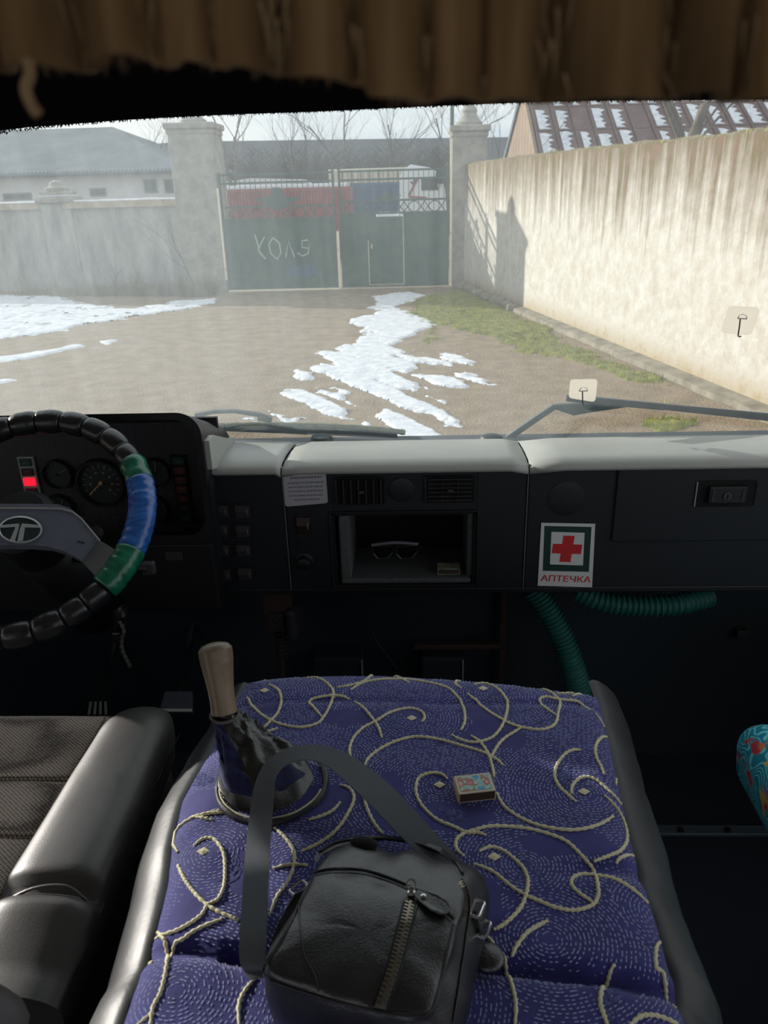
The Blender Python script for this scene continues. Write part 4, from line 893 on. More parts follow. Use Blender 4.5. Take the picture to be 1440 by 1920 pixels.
A_ = [2*WC.x*e1-Vector((a.x,-a.y,-a.z)) if False else Vector((2*WC.x-a.x, a.y, a.z)) for a in A_]; B_ = [Vector((2*WC.x-b.x, b.y, b.z)) for b in B_]
link('spoke', MB().ribbon(A_, B_, -.008), m_alu, sw)
# emblem: oval ring with split T
def em(u, v): return wpl(u, v, .030)
ec = (38, 993); ring_ = [(ec[0]+39.5*math.cos(a), ec[1]+24*math.sin(a)) for a in [2*PI*k/40 for k in range(40)]]
el_ = link('emblem', MB().prism([em(u, v) for u, v in ring_], wnn*.0012), mat('emblem_ground', (34,46,48), .5), sw)
link('oval', MB().tube([wpl(u, v, .0318) for u, v in ring_], .0016, 6, closed=True), m_emb, el_)
for poly in ([(-1,988),(4,985),(36,982),(36,988),(28,1015),(19,1014),(29,991),(28,988),(4,990)], [(42,982),(75,985),(77,990),(47,989),(43,1014),(33,1015),(38,992)]):
    link('letter_stroke', MB().prism([wpl(u, v, .0313) for u, v in poly], wnn*.0012), m_emb, el_)
for u, v in ((148,1015),(155,1017)): link('arrow_mark', MB().tube([wpl(u-3, v, .0285), wpl(u+3, v+1, .0285)], .001, 5), m_void, sw)
# stalks and keys
r = thing('indicator_stalk', aY(285, 1065, 1.2), 'black stalk end showing right of the green taped rim', 'stalk')
p = aY(278, 1066, 1.22); link('stalk', MB().tube([p, WC-wnn*.12], [.009, .012], 10), m_black, r, smooth=True)
link('stalk_tip', MB().rbox(p.x-.012, p.x+.012, p.y-.006, p.y+.01, p.z-.012, p.z+.012, .004), m_clus, r)
p = aY(182, 1000, 1.33); r = thing('wiper_stalk', p, 'black stalk knob behind the right edge of the hub', 'stalk')
link('knob', MB().lathe(p, [(.008, -.01), (.0125, 0), (.0125, .012), (.008, .018)], 14, (.2, -.7, .6)), m_clus, r, smooth='auto'); link('stalk', MB().tube([p, WC-wnn*.13], .006, 8), m_black, r)
r = thing('key_cord', aY(222, 1140, 1.33), 'keys and frayed grey cord hanging below the wheel', 'key cord')
m_cordg = mat('grey_cord', (96,92,90), .8); KY = 1.33
link('lock_barrel', MB().tube([aY(218,1140,KY), aY(226,1150,KY), aY(224,1200,KY+.02)], [.012, .014, .012], 10), m_black, r)
link('cord', MB().tube(smooth_path([aY(u, v, KY-.02) for u, v in ((224,1165),(232,1182),(228,1200),(230,1220),(238,1238),(244,1250))], 6), [.0035+.001*math.sin(k*2.1) for k in range(31)], 6), m_cordg, r)
link('key', MB().bar(aY(232,1135,KY-.03), aY(222,1162,KY-.03), .004, .002).rbox(aY(228,1175,KY).x-.007, aY(228,1175,KY).x+.009, KY-.036, KY-.03, aY(228,1185,KY).z, aY(228,1170,KY).z, .002), m_steel, r)
link('key', MB().bar(aY(238,1138,KY-.035), aY(234,1172,KY-.035), .003, .002), m_steel, r)

# ------------------------------------------------------------------ engine cover
CZ = 1.71
lpts = [(455,1262,0),(425,1320,0),(390,1385,0),(335,1480,0),(316,1560,0),(308,1640,0),(282,1740,0),(248,1830,0),(214,1920,0)]
rpts = [(1126,1292,0),(1140,1350,0),(1160,1430,0),(1180,1520,0),(1202,1610,0),(1235,1700,0),(1262,1790,0),(1290,1880,0),(1305,1920,0)]
Lw = [aZ(u, v, CZ) for u, v, _ in lpts]; Rw = [aZ(u, v, CZ) for u, v, _ in rpts]
fr_px = [(455,1262),(500,1256),(560,1252),(640,1250),(720,1250),(800,1253),(880,1259),(960,1266),(1040,1276),(1100,1283),(1126,1292)]; Fw = [aZ(u, v, CZ) for u, v in fr_px]
yF = Fw[4].y; yB = -.25
ly = [p.y for p in Lw][::-1]; lx = [p.x for p in Lw][::-1]; ry = [p.y for p in Rw][::-1]; rx = [p.x for p in Rw][::-1]
def xl_(y): return float(np.interp(y, ly, lx)) if y > ly[0] else lx[0]-(ly[0]-y)*.02
def xr_(y): return float(np.interp(y, ry, rx)) if y > ry[0] else rx[0]+(ry[0]-y)*.01
fx_ = [p.x for p in Fw]; fy_ = [p.y for p in Fw]
def yfr(x): return float(np.interp(x, fx_, fy_))
c1, c2, c3, c4 = aZ(290,1775,CZ), aZ(470,1790,CZ), aZ(860,1803,CZ), aZ(1270,1842,CZ)
crx = [c1.x, c2.x, c3.x, c4.x]; cry = [c1.y, c2.y, c3.y, c4.y]
d1 = aZ(640,1314,CZ); d2 = aZ(1100,1318,CZ)
HOLE = aZ(510, 1472, CZ)
def hz_(x, y):
    z = .004*fbm(x*5, y*5, 1)+.0012*fbm(x*22, y*22, 4)
    yc = float(np.interp(x, crx, cry)); d = y-yc; z -= .016*math.exp(-(d/.008)**2)*(1 if x > -.2 else .6); z += .006*(1/(1+math.exp(d/.012)))*0
    d = y-float(np.interp(x, (d1.x, d2.x), (d1.y, d2.y))); z -= .0025*math.exp(-(d/.006)**2)
    w = min(x-xl_(y), xr_(y)-x, yfr(x)-y); w = max(w, 0); z -= .022*math.exp(-w/.016)
    q = aZ(1170, 1625, CZ); z -= .006*math.exp(-((x-q.x)**2/.004+(y-q.y-.1*(x-q.x))**2/.0001))
    return CZ+z
def cv(u, v, off=.0):
    p = aZ(u, v, CZ); z = hz_(p.x, p.y); p = aZ(u, v, z); p.z = hz_(p.x, p.y)+off; return p
ec_ = thing('engine_cover', (0, .6, FZ), 'engine cover upholstered in navy fabric with cream swirl embroidery', 'engine cover')
NX, NY_ = 130, 170; mb = MB()
ys_ = [yB+(yF-yB)*(1-(1-j/NY_)**1.15) for j in range(NY_+1)]
for j in range(NY_+1):
    for i in range(NX+1):
        s_ = i/NX; y = ys_[j]; xa, xb_ = xl_(y), xr_(y); x = xa+(xb_-xa)*s_
        y2 = y if j < NY_*.8 else y-(yF-yfr(x))*((j/NY_-.8)/.2); x = xl_(y2)+(xr_(y2)-xl_(y2))*s_
        mb.v.append(Vector((x, y2, hz_(x, y2))))
for j in range(NY_):
    for i in range(NX): a = j*(NX+1)+i; mb.f.append((a, a+1, a+NX+2, a+NX+1))
top_ = link('cushion_top', mb, m_navy, ec_, smooth=True)
# rim and skirts
def skirt(side):
    mb = MB(); ys = [yB+(yF-.01-yB)*k/60 for k in range(61)]; K = 12
    for y in ys:
        x0 = xl_(y) if side < 0 else xr_(y); wdt = .046+.012*max(0, .9-y)+.004*fbm(y*9, side, 2); z0 = hz_(x0, y)
        prof_ = [(-.006, .000), (.000, .003), (wdt*.2, .000), (wdt*.5, -.010), (wdt*.8, -.024), (wdt, -.045), (wdt*1.12, -.09), (wdt*1.1+.004*fbm(y*14, 3), -.12), (wdt*1.15+.008*fbm(y*11, 5), -.2), (wdt*1.2, -.35), (wdt*1.25, -.55), (wdt*1.3, -.70)]
        for dx_, dz in prof_: mb.v.append(Vector((x0+side*dx_, y, z0+dz+(.0015*fbm(y*30, dx_*90) if dz > -.1 else 0))))
    for j in range(60):
        for k in range(K-1): a = j*K+k; mb.f.append((a, a+1, a+K+1, a+K))
    return link('side_skirt', mb, m_skirt, ec_, smooth=True, label='black leatherette side')
skirt(-1); skirt(1)
mb = MB(); K = 5
for k in range(41):
    x = Fw[0].x+.004+(Fw[-1].x-Fw[0].x-.008)*k/40; y = yfr(x)-.004; z = hz_(x, y-.003)
    for dy_, dz in ((0, -.004), (.010, -.014), (.016, -.04), (.018, -.2), (.02, -.7)): mb.v.append(Vector((x, y+dy_, z+dz)))
for j in range(40):
    for k in range(K-1): a = j*K+k; mb.f.append((a, a+1, a+K+1, a+K))
link('front_skirt', mb, m_skirt, ec_, smooth=True)
# embroidery
CR = {'A': (400,1080,2.057), 'B': (840,1240,3), 'C': (840,1560,2.4), 'E': (360,1180,2.88), 'F': (0,1600,3), 'G': (0,1140,3), 'H': (420,1520,2.667)}
CURV = '''A 165,383 200,390
A 215,418 250,440 262,480 250,525 225,555 195,585 165,600
A 130,470 150,500 180,530 220,556 270,575 340,585 400,570 425,545 450,500 463,450 445,420 410,395 360,380
A 420,545 385,505 370,487 400,470 450,462 500,465 525,478
A 545,485 580,510 610,545 635,580 650,625
E 858,690 850,650 870,590 920,535 990,498 1060,455 1140,430 1200,430 1245,450 1255,480 1240,500
A 530,440 570,415 640,400 740,398 820,408 900,430 940,465 965,510 970,560 955,595
A 480,430 540,420 590,400 625,355
A 680,355 710,385 755,412
A 175,620 215,600 250,588
A 870,360 930,378 1000,383
B 70,90 45,105 45,130 75,150
B 145,130 200,118 260,140 310,185 335,240 325,310 300,370 260,420 210,445 150,458 80,445 20,415
B 110,182 160,225 220,275 300,325 360,355 430,375 520,385 580,370 610,340 620,290 630,230 600,190 550,150 490,115
B 605,300 560,270 520,235 520,210 560,200 620,215 700,225 750,240 798,270
B 610,180 680,170 740,150 775,125
B 700,195 750,165 800,150 840,165
B 130,420 175,450 215,500 240,560 255,620 258,650
B 240,550 270,490 310,440 370,400 410,375
B 275,740 310,810 380,865 460,905 560,935 680,950 780,940 870,910 930,870
B 745,500 700,500 650,530 610,590 600,650 630,710 680,755 720,790
B 695,745 700,700 740,660 790,652 850,680 910,730 960,780 990,800
B 880,755 940,810 980,870 1005,940 1005,1010 970,1065 920,1090 820,1130
B 905,412 860,430 830,480 835,540 860,590 880,635
B 950,625 945,690
B 830,290 870,340 890,375
B 0,915 60,945 110,965 170,965 215,980
B 90,1095 50,1060 45,1010 80,975 150,950 230,930 330,930 440,940 560,970 660,1010 730,1070 790,1140 830,1200 846,1290 838,1336 815,1370 750,1396 675,1400 587,1379 500,1343 437,1316 350,1262 250,1182 145,1140
B 175,1070 240,1045 310,1065 370,1110 420,1160 440,1200 450,1240 440,1310 412,1380 362,1440 300,1490 256,1510
B 945,1150 970,1110 1030,1085 1080,1100
C 665,325 610,290 560,245 560,210 600,190 680,195 750,210 820,250 900,310 940,350 960,380
C 285,580 300,530 350,460 410,420 450,400
C 150,450 200,500 235,580 265,630 290,700 305,780 300,880
C 985,465 945,500 935,560 945,640 985,710 1030,770
C 745,645 700,690 685,760 700,820 720,875
C 820,870 870,830 930,825 1000,845 1050,870
E 930,745 950,700 1010,650 1090,610 1180,585 1240,582 1330,595 1440,625 1560,660 1640,700 1680,735
E 1380,810 1340,780 1270,780 1220,810 1210,880 1240,950 1310,1020 1380,1055 1440,1075
E 800,840 850,860 875,910 850,980 800,1060 740,1120 660,1170 590,1200
E 800,935 760,980 700,1010 630,1030
E 925,905 950,980 985,1050 1030,1105
E 0,1010 60,1020 110,1030
E 50,1005 120,985 180,985
G 1280,1150 1150,1160 1060,1190 990,1240 970,1310 1000,1370
G 1090,1340 1140,1300 1200,1300 1250,1360 1265,1440 1260,1560 1225,1640 1170,1670 1130,1730 1060,1780 980,1820 880,1845 830,1860
F 1000,65 1040,150 1100,230 1170,295 1250,340 1340,380
F 855,410 900,450 935,530 940,600 925,700 900,790 860,870 845,970
F 945,590 990,530 1060,460 1150,410 1250,370
F 800,545 855,605
F 770,970 850,900
F 1440,700 1380,770 1345,850 1345,970
H 250,85 310,140 350,210 345,290 310,370 265,430 230,520
H 245,290 330,270 420,275
H 0,515 40,535 75,550'''
mb = MB()
def curve_px(line):
    k, *pts_ = line.split(); ox, oy, s_ = CR[k]; return [(ox+float(a.split(',')[0])/s_, oy+float(a.split(',')[1])/s_) for a in pts_]
curves2 = []
for line in CURV.split('\n'):
    P = smooth_path([Vector((u, v, 0)) for u, v in curve_px(line)], 8); W_ = [cv(p.x, p.y, .0006) for p in P]; D_ = [W_[0]]
    for a_, b_ in zip(W_, W_[1:]):
        n_ = max(1, int((b_-a_).length/.0016)); D_ += [a_.lerp(b_, (k+1)/n_) for k in range(n_)]
    curves2.append(D_); n_ = len(D_)
    W2 = []
    for i, p in enumerate(D_):
        q = p.copy(); q.z = hz_(p.x, p.y)+.0006; W2.append(q)
    W2 = [q for q in W2 if xl_(q.y)+.003 < q.x < xr_(q.y)-.003 and q.y < yfr(q.x)-.002]; n_ = len(W2)
    if n_ > 2: mb.tube(W2, [(.0020+.0006*math.sin(i*1.9))*(1 if 4 < i < n_-5 else .75) for i in range(n_)], 6)
o = link('embroidery', mb, m_cordm, ec_, kind='stuff', smooth=True, label='cream yarn swirls')
mb = MB()
for u, v in ((496,1295),(772,1347),(906,1291),(1095,1485),(927,1607),(824,1472),(381,1597)):
    c = cv(u, v, .001); s_ = .006; mb.add([c+Vector((-s_*1.3, 0, 0)), c+Vector((0, -s_, 0)), c+Vector((s_*1.3, 0, 0)), c+Vector((0, s_, 0)), c+Vector((0, 0, .001))], [(0, 1, 4), (1, 2, 4), (2, 3, 4), (3, 0, 4)])
link('diamond_motif', mb, m_cordm, ec_, kind='stuff')
# crescents of pale weave
mb = MB()
def cres(u, v, R, a0, a1, r0, r1, tw=0):
    c = aZ(u, v, CZ)
    for i in range(170):
        a = math.radians(rs.uniform(a0, a1)); f_ = rs.uniform(r0, r1); 
        if math.sin(PI*(math.degrees(a)-a0)/(a1-a0)) < abs((f_-(r0+r1)/2)/(r1-r0)*2): continue
        x, y = c.x+R*f_*math.cos(a), c.y+R*f_*math.sin(a); L_ = .0045; d = Vector((-math.sin(a), math.cos(a), 0)); w = Vector((math.cos(a), math.sin(a), 0))*.0006
        if xl_(y)+.006 < x < xr_(y)-.006: z = hz_(x, y)+.0005; p = Vector((x, y, z)); mb.add([p-d*L_/2-w, p+d*L_/2-w, p+d*L_/2+w, p-d*L_/2+w], [(0, 1, 2, 3)])
cres(1110, 1470, .045, 95, 215, .55, .95); cres(770, 1350, .04, 140, 240, .35, .85); cres(935, 1330, .035, -60, 60, .3, .8); cres(860, 1500, .05, 200, 300, .3, .7)
cres(945, 1640, .05, -60, 60, .3, .85); cres(490, 1330, .03, 200, 330, .3, .9); cres(405, 1625, .04, -80, 50, .3, .8); cres(1190, 1880, .045, 90, 230, .3, .9); cres(400, 1440, .03, 160, 300, .3, 1)
link('pale_crescents', mb, m_gloss, ec_, kind='stuff')
# concentric dashed stitches around each swirl
FOC = [(500,1300,.085),(780,1345,.09),(930,1300,.075),(1095,1485,.12),(825,1475,.11),(985,1620,.1),(1030,1760,.14),(760,1870,.16),(395,1600,.09),(330,1860,.12),(1240,1700,.075),(440,1400,.05),(640,1420,.05),(1130,1300,.05),(700,1700,.1),(540,1620,.06)]
FW = [(aZ(u, v, CZ), r_) for u, v, r_ in FOC]
PLAIN = [(930,1375,60,30),(1070,1580,90,24),(720,1500,40,50),(890,1690,60,55),(610,1500,60,28),(650,1345,70,14),(345,1730,40,60),(430,1260,60,12),(560,1290,0,0),(1000,1262,90,6),(840,1530,80,26),(455,1640,26,40),(905,1335,30,24),(1170,1840,30,30),(990,1480,0,0),(375,1500,40,24),(770,1330,30,16),(500,1325,26,14),(700,1260,120,7),(870,1880,0,0)]
PW = []
for u, v, ru, rv in PLAIN:
    if ru: c = aZ(u, v, CZ); PW.append((c, abs(aZ(u+ru, v, CZ).x-c.x), abs(aZ(u, v-rv, CZ).y-c.y)))
mb = MB()
for fi, (c, rmax) in enumerate(FW):
    r_ = .008
    while r_ < rmax*1.7:
        nn_ = int(2*PI*r_/.0058)
        for k in range(nn_):
            a = 2*PI*(k+rs.uniform(-.25, .25))/nn_; rr2 = r_+.0003*math.sin(a*5)+rs.gauss(0, .00022); x, y = c.x+rr2*math.cos(a)*1.05, c.y+rr2*math.sin(a)*.95
            if y < .30 or not (xl_(y)+.005 < x < xr_(y)-.005 and y < yfr(x)-.004): continue
            me_ = r_/rmax
            if any(math.hypot(x-c2_.x, y-c2_.y)/rm2 < me_ for j_, (c2_, rm2) in enumerate(FW) if j_ != fi): continue
            if any(((x-p_.x)/a__)**2+((y-p_.y)/b__)**2 < 1+.25*math.sin(x*90+y*70) for p_, a__, b__ in PW): continue
            if rs.random() < .12: continue
            d = Vector((-math.sin(a), math.cos(a), 0)); w = Vector((math.cos(a), math.sin(a), 0))*.00052; L_ = rs.uniform(.0026, .0042); p = Vector((x, y, hz_(x, y)+.00035))
            mb.add([p-d*L_/2-w, p+d*L_/2-w, p+d*L_/2+w, p-d*L_/2+w], [(0, 1, 2, 3)])
        r_ += .0042
print('stitches', len(mb.f)); link('stitching', mb, m_dashm, ec_, kind='stuff', label='pale blue dashed stitches')

# ------------------------------------------------------------------ gear lever
gvl = thing('gear_lever', HOLE, 'gear lever with worn beige grip rising from the engine cover', 'gear lever')
def top_at(u, v, Y): return aY(u, v, Y)
g0, g1 = top_at(421, 1338, .80), top_at(402, 1208, .835); ax_ = (g1-g0); GL = ax_.length
pf = [(.0155, 0), (.0165, .01), (.016, .2), (.0165, .35), (.0185, .55), (.0205, .72), (.0212, .76), (.0208, .78), (.0215, .82), (.0215, .93), (.017, .99), (.008, 1.02)]
link('grip', MB().lathe(g0, [(r_, h_*GL) for r_, h_ in pf], 28, ax_), m_wood, gvl, smooth='auto')
link('grip_collar', MB().tube([g0+ax_.normalized()*-.001+(Vector((math.cos(a), math.sin(a), 0)))*.0175 for a in [2*PI*k/20 for k in range(20)]], .0022, 6, closed=True), m_chrome if False else m_cordg, gvl)
link('rod', MB().tube([g0, HOLE+Vector((0, 0, .02)), HOLE+Vector((0, 0, -.2))], .009, 8), m_steel, gvl)
# leather boot: rings between collar and cover opening
mb = MB(); NR, NA = 20, 44; hR = (aZ(612,1475,CZ).x-aZ(410,1475,CZ).x)/2; hRy = (aZ(510,1402,CZ).y-aZ(510,1540,CZ).y)/2
for k in range(NR+1):
    f_ = k/NR; g_ = f_**1.5; c = g0.lerp(HOLE+Vector((0, 0, .006)), g_*.82+.18*f_) ; rx_ = .018+(hR-.018)*(f_**2.1)*1.0; ry_ = .018+(hRy-.018)*(f_**2.1)
    if f_ > .85: c.z = CZ+.004-.03*math.sin((f_-.85)/.15*PI)*.4
    for j in range(NA):
        a = 2*PI*j/NA; wr_ = 1+.10*math.sin(a*7+f_*5+fbm(a, f_*4)*3)*math.sin(PI*min(f_*1.1, 1))+.09*fbm(math.cos(a)*2+f_*3, math.sin(a)*2, f_*5)
        mb.v.append(c+Vector((rx_*math.cos(a)*wr_, ry_*math.sin(a)*wr_, .010*fbm(math.cos(a)*3, math.sin(a)*3+f_*6, 2)*math.sin(PI*f_))))
for k in range(NR):
    for j in range(NA): mb.f.append((k*NA+j, k*NA+(j+1) % NA, (k+1)*NA+(j+1) % NA, (k+1)*NA+j))
bt = link('boot', mb, m_bag, gvl, smooth=True, label='creased black leather boot with a navy fabric patch')
m_navy2 = mat('worn_navy_fabric', (24,26,66), .9, col2=(36,42,92), ns=120, sheen=.2)
bt.data.materials.append(m_navy2)
for p in bt.data.polygons:
    c = p.center+Vector(bt.location)+WLOC[gvl.name]; a = math.degrees(math.atan2(c.y-HOLE.y, c.x-HOLE.x)); k = p.index//NA; j = p.index % NA; aa = j/NA*360
    if 175 < aa < 262 and k < 17 or (300 < aa < 345 and 13 < k < 17): p.material_index = 1
ring = [Vector((HOLE.x+hR*math.cos(a)*1.0, HOLE.y+hRy*math.sin(a), 0)) for a in [2*PI*k/60 for k in range(60)]]
for p in ring: p.z = hz_(p.x, p.y)+.002
link('boot_edge', MB().tube(ring, [.0035+.001*math.sin(k*.7) for k in range(60)], 8, closed=True), m_skirt, gvl)
link('boot_stitching', MB().tube([p+Vector((0, 0, .003))+(HOLE-p)*.05 for p in ring[30:59]], .0011, 5), m_cordm, gvl)

# ------------------------------------------------------------------ matchbox
B0 = [cv(862, 1503), cv(930, 1493), cv(919, 1447), cv(849, 1456)]      # front-left, front-right, back-right, back-left (top picked below)
mz = max(p.z for p in B0)+.001; hB = .0145
tp_ = [aZ(u, v, mz+hB) for u, v in ((862,1488),(931,1481),(917,1448),(850,1456))]
ctr = sum(tp_, Vector())/4; ex = ((tp_[1]-tp_[0])+(tp_[2]-tp_[3])).normalized(); ey = Vector((-ex.y, ex.x, 0)); wx_ = (tp_[1]-tp_[0]).length/2; wy_ = ((tp_[3]-tp_[0]).length+(tp_[2]-tp_[1]).length)/4; print('matchbox', wx_*2, wy_*2)
m_mb = bpy.data.materials.new('matchbox_print'); m_mb.use_nodes = True; t = m_mb.node_tree; b = t.nodes['Principled BSDF']; N = t.nodes.new; L = t.links.new
g = N('ShaderNodeNewGeometry'); n_ = N('ShaderNodeTexNoise'); n_.inputs['Scale'].default_value = 75; n_.inputs['Detail'].default_value = 2; r_ = N('ShaderNodeValToRGB'); el = r_.color_ramp.elements
el[0].position = .36; el[0].color = lin((38,150,205)); el[1].position = .5; el[1].color = lin((120,190,200))
for ps, c_ in ((.55, (200,214,206)), (.6, (120,150,110)), (.65, (206,90,110)), (.72, (214,190,190))): e_ = el.new(ps); e_.color = lin(c_)
L(g.outputs['Position'], n_.inputs['Vector']); L(n_.outputs['Fac'], r_.inputs[0]); L(r_.outputs[0], b.inputs['Base Color']); b.inputs['Roughness'].default_value = .5
r = thing('matchbox', (ctr.x, ctr.y, mz), 'matchbox with blue and pink printed top lying on the navy cover', 'matchbox')
c_ = ctr.copy(); c_.z = mz+hB/2
link('sleeve', MB().obox(c_, ex*wx_, ey*wy_, (0, 0, hB/2)), mat('matchbox_card', (214,200,178), .7), r)
link('tray', MB().obox(c_-ex*.0015, ex*wx_, ey*(wy_-.001), (0, 0, hB/2-.001)), mat('tray_card', (196,176,144), .8), r)
link('top_print', MB().obox(Vector((ctr.x, ctr.y, mz+hB+.0003)), ex*(wx_-.0035), ey*(wy_-.003), (0, 0, .0003)), m_mb, r)
link('striking_strip', MB().obox(c_-ey*(wy_+.0003), ex*(wx_-.001), ey*.0003, (0, 0, hB/2-.0015)), mat('striker', (66,44,40), .95, bs=2000), r)

# ------------------------------------------------------------------ shoulder bag
BT = CZ+.078
def bgp(u, v, z=BT): return aZ(u, v, z)
bo = bgp(700, 1760); bx1 = (bgp(862, 1705)-bgp(585, 1640)); 
bv = (bgp(720, 1640)-bgp(650, 1890)); bv.z = 0; bv.normalize(); bu_ = Vector((bv.y, -bv.x, 0)); print('bag axis', bv)
def bl(u, v, z=BT): p = bgp(u, v, z)-bo; return (p.dot(bu_), p.dot(bv))
def cornered(q, r, n=6):             # rounded quad: list of (u,v), corner radius fraction
    P = [Vector((a, b, 0)) for a, b in q]; R = []
    for i in range(4):
        a_, p, b_ = P[i-1], P[i], P[(i+1) % 4]; q0 = p+(a_-p).normalized()*r; q1 = p+(b_-p).normalized()*r
        for k in range(n+1): t_ = k/n; R.append(q0*(1-t_)**2+p*2*t_*(1-t_)+q1*t_*t_)
        nx_ = b_+(p-b_).normalized()*r
        for k in range(1, 10): R.append(q1.lerp(nx_, k/10))
    return R
def bw(U, V, z): return Vector((bo.x, bo.y, 0))+bu_*U+bv*V+Vector((0, 0, z))
Fq = [(-.072, .058), (.074, .056), (.060, -.063), (-.088, -.049)]
def grow(d): # far, right, near, left growth
    f, r_, n_, l_ = d; (a, b, c, e) = Fq
    return [(a[0]-l_, a[1]+f), (b[0]+r_, b[1]+f), (c[0]+r_, c[1]-n_), (e[0]-l_, e[1]-n_)]
bag = thing('shoulder_bag', bw(0, 0, CZ), 'black grained leather shoulder bag with a diagonal metal zip', 'bag')
rings = [((-.004, .0, -.002, -.002), CZ+.002, .03), ((.066, .018, .004, .002), CZ+.004, .03), ((.078, .024, .008, .005), CZ+.02, .036), ((.077, .022, .009, .006), CZ+.036, .036), ((.068, .014, .007, .005), CZ+.052, .034),
         ((.048, .006, .004, .003), CZ+.066, .030), ((.020, .002, .002, .002), BT-.005, .026), ((.006, .001, .001, .001), BT-.002, .022), ((-.003, -.003, -.003, -.003), BT+.001, .02), ((-.018, -.018, -.018, -.018), BT+.004, .02), ((-.036, -.038, -.036, -.038), BT+.006, .012), ((-.05, -.06, -.05, -.06), BT+.0065, .003)]
mb = MB(); nr = None
def bagz(U, V): return 0
for (d, z, rc_) in rings:
    R = cornered(grow(d), rc_); nr = len(R)
    for p in R:
        w = .0035*fbm(p.x*28, p.y*28, z*30)+.0015*fbm(p.x*80, p.y*60, 3); k_ = (1 if z > CZ+.03 else .4)*(.35 if z > BT+.003 else 1)*(1.7 if p.y > .065 and z > CZ+.04 else 1)
        dirn = Vector((p.x, p.y, 0)); dirn = dirn.normalized() if dirn.length > 1e-6 else dirn
        lean = -.010 if p.y > .03 and z > BT-.02 else 0
        mb.v.append(bw(p.x+dirn.x*w*k_, p.y+dirn.y*w*k_, z+w*.9*k_))
for j in range(len(rings)-1):
    for i in range(nr): mb.f.append((j*nr+i, j*nr+(i+1) % nr, (j+1)*nr+(i+1) % nr, (j+1)*nr+i))
mb.f.append(tuple((len(rings)-1)*nr+i for i in range(nr))); mb.f.append(tuple(reversed(range(nr))))
body = link('body', mb, m_bag, bag, smooth=True, sub=1)
bpy.context.view_layer.update()
from mathutils.bvhtree import BVHTree
dg = bpy.context.evaluated_depsgraph_get(); ob_e = body.evaluated_get(dg); me_e = ob_e.to_mesh(); off_ = WLOC[bag.name]+Vector(body.location)
bvh = BVHTree.FromPolygons([v.co+off_ for v in me_e.vertices], [tuple(p.vertices) for p in me_e.polygons]); 
def onbag(u, v, off=.001, z=None):            # point of the bag's skin seen at a picture position
    d = Vector(ray(u, v)).normalized(); h = bvh.ray_cast(Vector(CAM), d)
    if h[0] is None: return aZ(u, v, CZ+.02)
    nn_ = h[1] if h[1].dot(d) < 0 else -h[1]; return h[0]+nn_*off
def bag_tube(pts_, r, m, nm, par=bag, n=6, off=.0008, **k): 
    P = [onbag(p.x, p.y, off) for p in smooth_path([Vector((u, v, 0)) for u, v in pts_], n)]; return link(nm, MB().tube(P, r, 8), m, par, smooth=True, **k)
bag_tube([(586,1638),(620,1630),(680,1632),(740,1650),(800,1680),(852,1722)], .0012, m_bagp, 'band_piping')
bag_tube([(583,1644),(620,1637),(680,1639),(740,1657),(800,1688),(846,1727)], .0006, m_web, 'band_stitching', off=.0004)
bag_tube([(561,1682),(562,1730),(570,1790),(590,1830),(597,1858)], .0008, m_bagp, 'left_seam')
bag_tube([(584,1650),(550,1720),(520,1775),(500,1805),(494,1822),(510,1838),(560,1856),(640,1880),(720,1898),(780,1905),(800,1900),(815,1880),(835,1800),(850,1735)], .0014, m_bagp, 'face_piping', off=.0005)
bag_tube([(866,1650),(880,1690),(872,1760),(860,1840),(848,1915)], .0012, m_bagp, 'gusset_piping')
bag_tube([(598,1598),(630,1580),(680,1573),(740,1574),(800,1588),(850,1615),(868,1640)], .0016, m_bagp, 'top_piping')
# side zip on the gusset
def zipline(pts_, w, nt_, nm, par):
    P = [onbag(p.x, p.y, .0006) for p in smooth_path([Vector((u, v, 0)) for u, v in pts_], 8)]
    L_ = [0]; [L_.append(L_[-1]+(b_-a_).length) for a_, b_ in zip(P, P[1:])]
    mb = MB()
    for k in range(nt_):
        s_ = L_[-1]*(k+.5)/nt_; i = max(j for j in range(len(L_)) if L_[j] <= s_); i = min(i, len(P)-2); f_ = (s_-L_[i])/max(L_[i+1]-L_[i], 1e-9)
        c = P[i].lerp(P[i+1], f_); d = (P[i+1]-P[i]).normalized(); up_ = (Vector(CAM)-c).normalized(); x = d.cross(up_).normalized(); up_ = x.cross(d)
        sd_ = 1 if k % 2 else -1; mb.obox(c+x*w*.35*sd_, x*w*.55, d*(L_[-1]/nt_*.3), up_*.0007)
    o = link(nm, mb, m_brass, par); o['kind'] = 'stuff'; return P
zt_l = [(756,1690),(744,1740),(726,1810),(700,1888)]; zt_r = [(784,1692),(772,1740),(752,1815),(726,1894)]
A_ = [onbag(p.x, p.y, .0004) for p in smooth_path([Vector((u, v, 0)) for u, v in zt_l], 6)]; B_ = [onbag(p.x, p.y, .0004) for p in smooth_path([Vector((u, v, 0)) for u, v in zt_r], 6)]
zp = link('zip', MB().ribbon(A_, B_, -.0003), m_web, bag)
A2 = [a.lerp(b, .0)+(b-a)*0 for a, b in zip(A_, B_)]
link('zip_edge', MB().tube([p+Vector((0,0,.0006)) for p in A_], .0008, 6), m_bagp, zp); link('zip_edge', MB().tube([p+Vector((0,0,.0006)) for p in B_], .0008, 6), m_bagp, zp)
zipline([(770,1690),(758,1740),(739,1812),(713,1888)], .0052, 52, 'zip_teeth', zp)
zipline([(862,1655),(872,1680),(868,1720)], .003, 22, 'side_zip_teeth', bag)
c = onbag(771, 1676, .004); link('zip_slider', MB().rbox(c.x-.004, c.x+.004, c.y-.006, c.y+.004, c.z-.003, c.z+.002, .002), m_chrome, bag)
